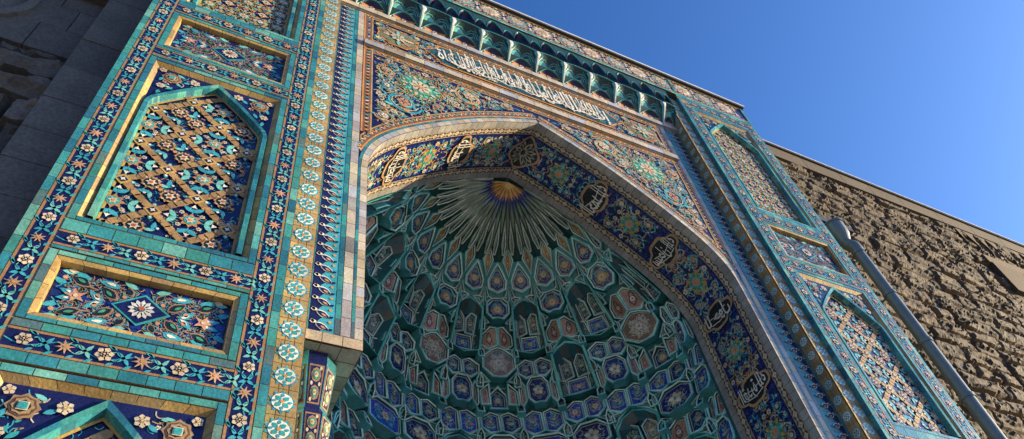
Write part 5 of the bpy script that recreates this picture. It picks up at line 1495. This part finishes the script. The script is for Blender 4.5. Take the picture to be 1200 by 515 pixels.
while z<28.9:
    zz=min(28.95,z+rnd.choice((1.1,1.25,1.4))); mb.box(12.09,13.1,.75,1.6,z+.01,zz-.01,tuple([rnd.uniform(.85,1.1)]*3)); z=zz
mb.build('smooth_stone_pier',MCOPE,rw)

# ------------------------------------------------------------------ drainpipe
pipe=bpy.data.objects.new('drainpipe',None); COL.objects.link(pipe)
tag(pipe,'grey metal drainpipe with a hopper head running down the brown wall','drainpipe')
px_,py_=14.05,.45
mb=MB(); hx,hy,hz=13.98,.62,22.2
mb.tube([(hx,hy,hz+.95),(hx,hy,hz+.85),(hx,hy,hz+.3),(hx,hy,hz-.15)],[.42,.41,.38,.22],(1,1,1),20,.4); mb.tube([(hx,hy,hz+.9),(hx,hy,hz+.98)],.46,(1,1,1),20)
mb.build('hopper_head',MZINC,pipe,smooth=False)
mb=MB(); mb.tube([(hx,hy,hz-.05),(hx+.02,hy-.02,hz-.2),(hx+.08,hy-.1,hz-.4),(hx+.08,hy-.16,hz-.55),(hx+.05,hy-.2,hz-.75),(hx+.0,hy-.2,hz-1.0)],[.22,.24,.26,.26,.24,.235],(1,1,1),20); mb.build('elbow',MZINC,pipe,smooth=False)
X,Yp=hx,hy-.2; z=hz-.95; k=0
while z>-GZ+.3:
    z2=max(-GZ+.2,z-2.4); mb=MB(); mb.tube([(X,Yp,z),(X,Yp,z2+.02)],.215,(1,1,1),24,cap=False); mb.build('pipe_section',MZINC,pipe)
    mb=MB(); mb.tube([(X,Yp,z-.09),(X,Yp,z+.05)],.25,(1,1,1),24);
    mb.box(X-.03,X+.03,Yp+.2,YW,z-.03,z+.03,(1,1,1)); mb.build('bracket',MZINC,pipe); z=z2; k+=1
mb=MB(); mb.tube([(hx-.1,YW+.1,hz+1.5),(hx-.05,1.0,hz+1.3),(hx,hy+.05,hz+.85)],.16,(1,1,1),12); mb.box(12.3,15.4,YW-.55,YW+.05,hz+1.25,hz+1.6,(.5,.5,.5)); mb.build('outlet_spout',MDARKM,pipe)

# ------------------------------------------------------------------ ground
mb=MB(); mb.box(-900,900,-900,900,-GZ-1,-GZ,(1,1,1)); g=mb.build('ground',MPAVE); tag(g,'grey granite paving in front of the portal','ground',kind='structure')

# ------------------------------------------------------------------ light
SA,SC=2.9,.53        # sun direction (SA, -1, SC) towards the sun
sd_=Vector((SA,-1,SC)).normalized()
sun=bpy.data.lights.new('sun','SUN'); sun.energy=4.5; sun.angle=radians(.6); sun.color=(1,.77,.45)
so=bpy.data.objects.new('sun',sun); COL.objects.link(so); so.rotation_euler=sd_.to_track_quat('Z','Y').to_euler(); so.location=(20,-20,30)
w=bpy.data.worlds.new('World'); scene.world=w; w.use_nodes=True; nt=w.node_tree
bg=nt.nodes['Background']; sky=nt.nodes.new('ShaderNodeTexSky'); sky.sky_type='NISHITA'; sky.sun_disc=False
sky.sun_elevation=math.asin(sd_.z); sky.sun_rotation=atan2(sd_.x,sd_.y)
sky.air_density=1.0; sky.dust_density=6.0; sky.ozone_density=8
nt.links.new(sky.outputs[0],bg.inputs[0]); bg.inputs[1].default_value=.15
scene.view_settings.view_transform='Standard'; scene.view_settings.look='None'; scene.view_settings.gamma=1; scene.view_settings.use_curve_mapping=False
scene.view_settings.exposure=1.45

# ------------------------------------------------------------------ camera
def cam():
    a,e,r=radians(35.64252),radians(51.56025),radians(12.17838); f=908.8527
    fwd=Vector((sin(a)*cos(e),cos(a)*cos(e),sin(e))); right=Vector((cos(a),-sin(a),0)); down=fwd.cross(right)
    R0=cos(r)*right+sin(r)*down; R1=-sin(r)*right+cos(r)*down
    c=bpy.data.cameras.new('camera'); c.sensor_width=36; c.lens=36*f/1200; c.clip_end=4000; c.clip_start=.05
    o=bpy.data.objects.new('camera',c); COL.objects.link(o)
    M=Matrix((( R0.x,-R1.x,-fwd.x,-9.5*S),(R0.y,-R1.y,-fwd.y,-10*S),(R0.z,-R1.z,-fwd.z,GZ*S),(0,0,0,1)))
    o.matrix_world=M; scene.camera=o
cam()
print('cells',cell_count, 'faces',sum(len(m.polygons) for m in bpy.data.meshes))
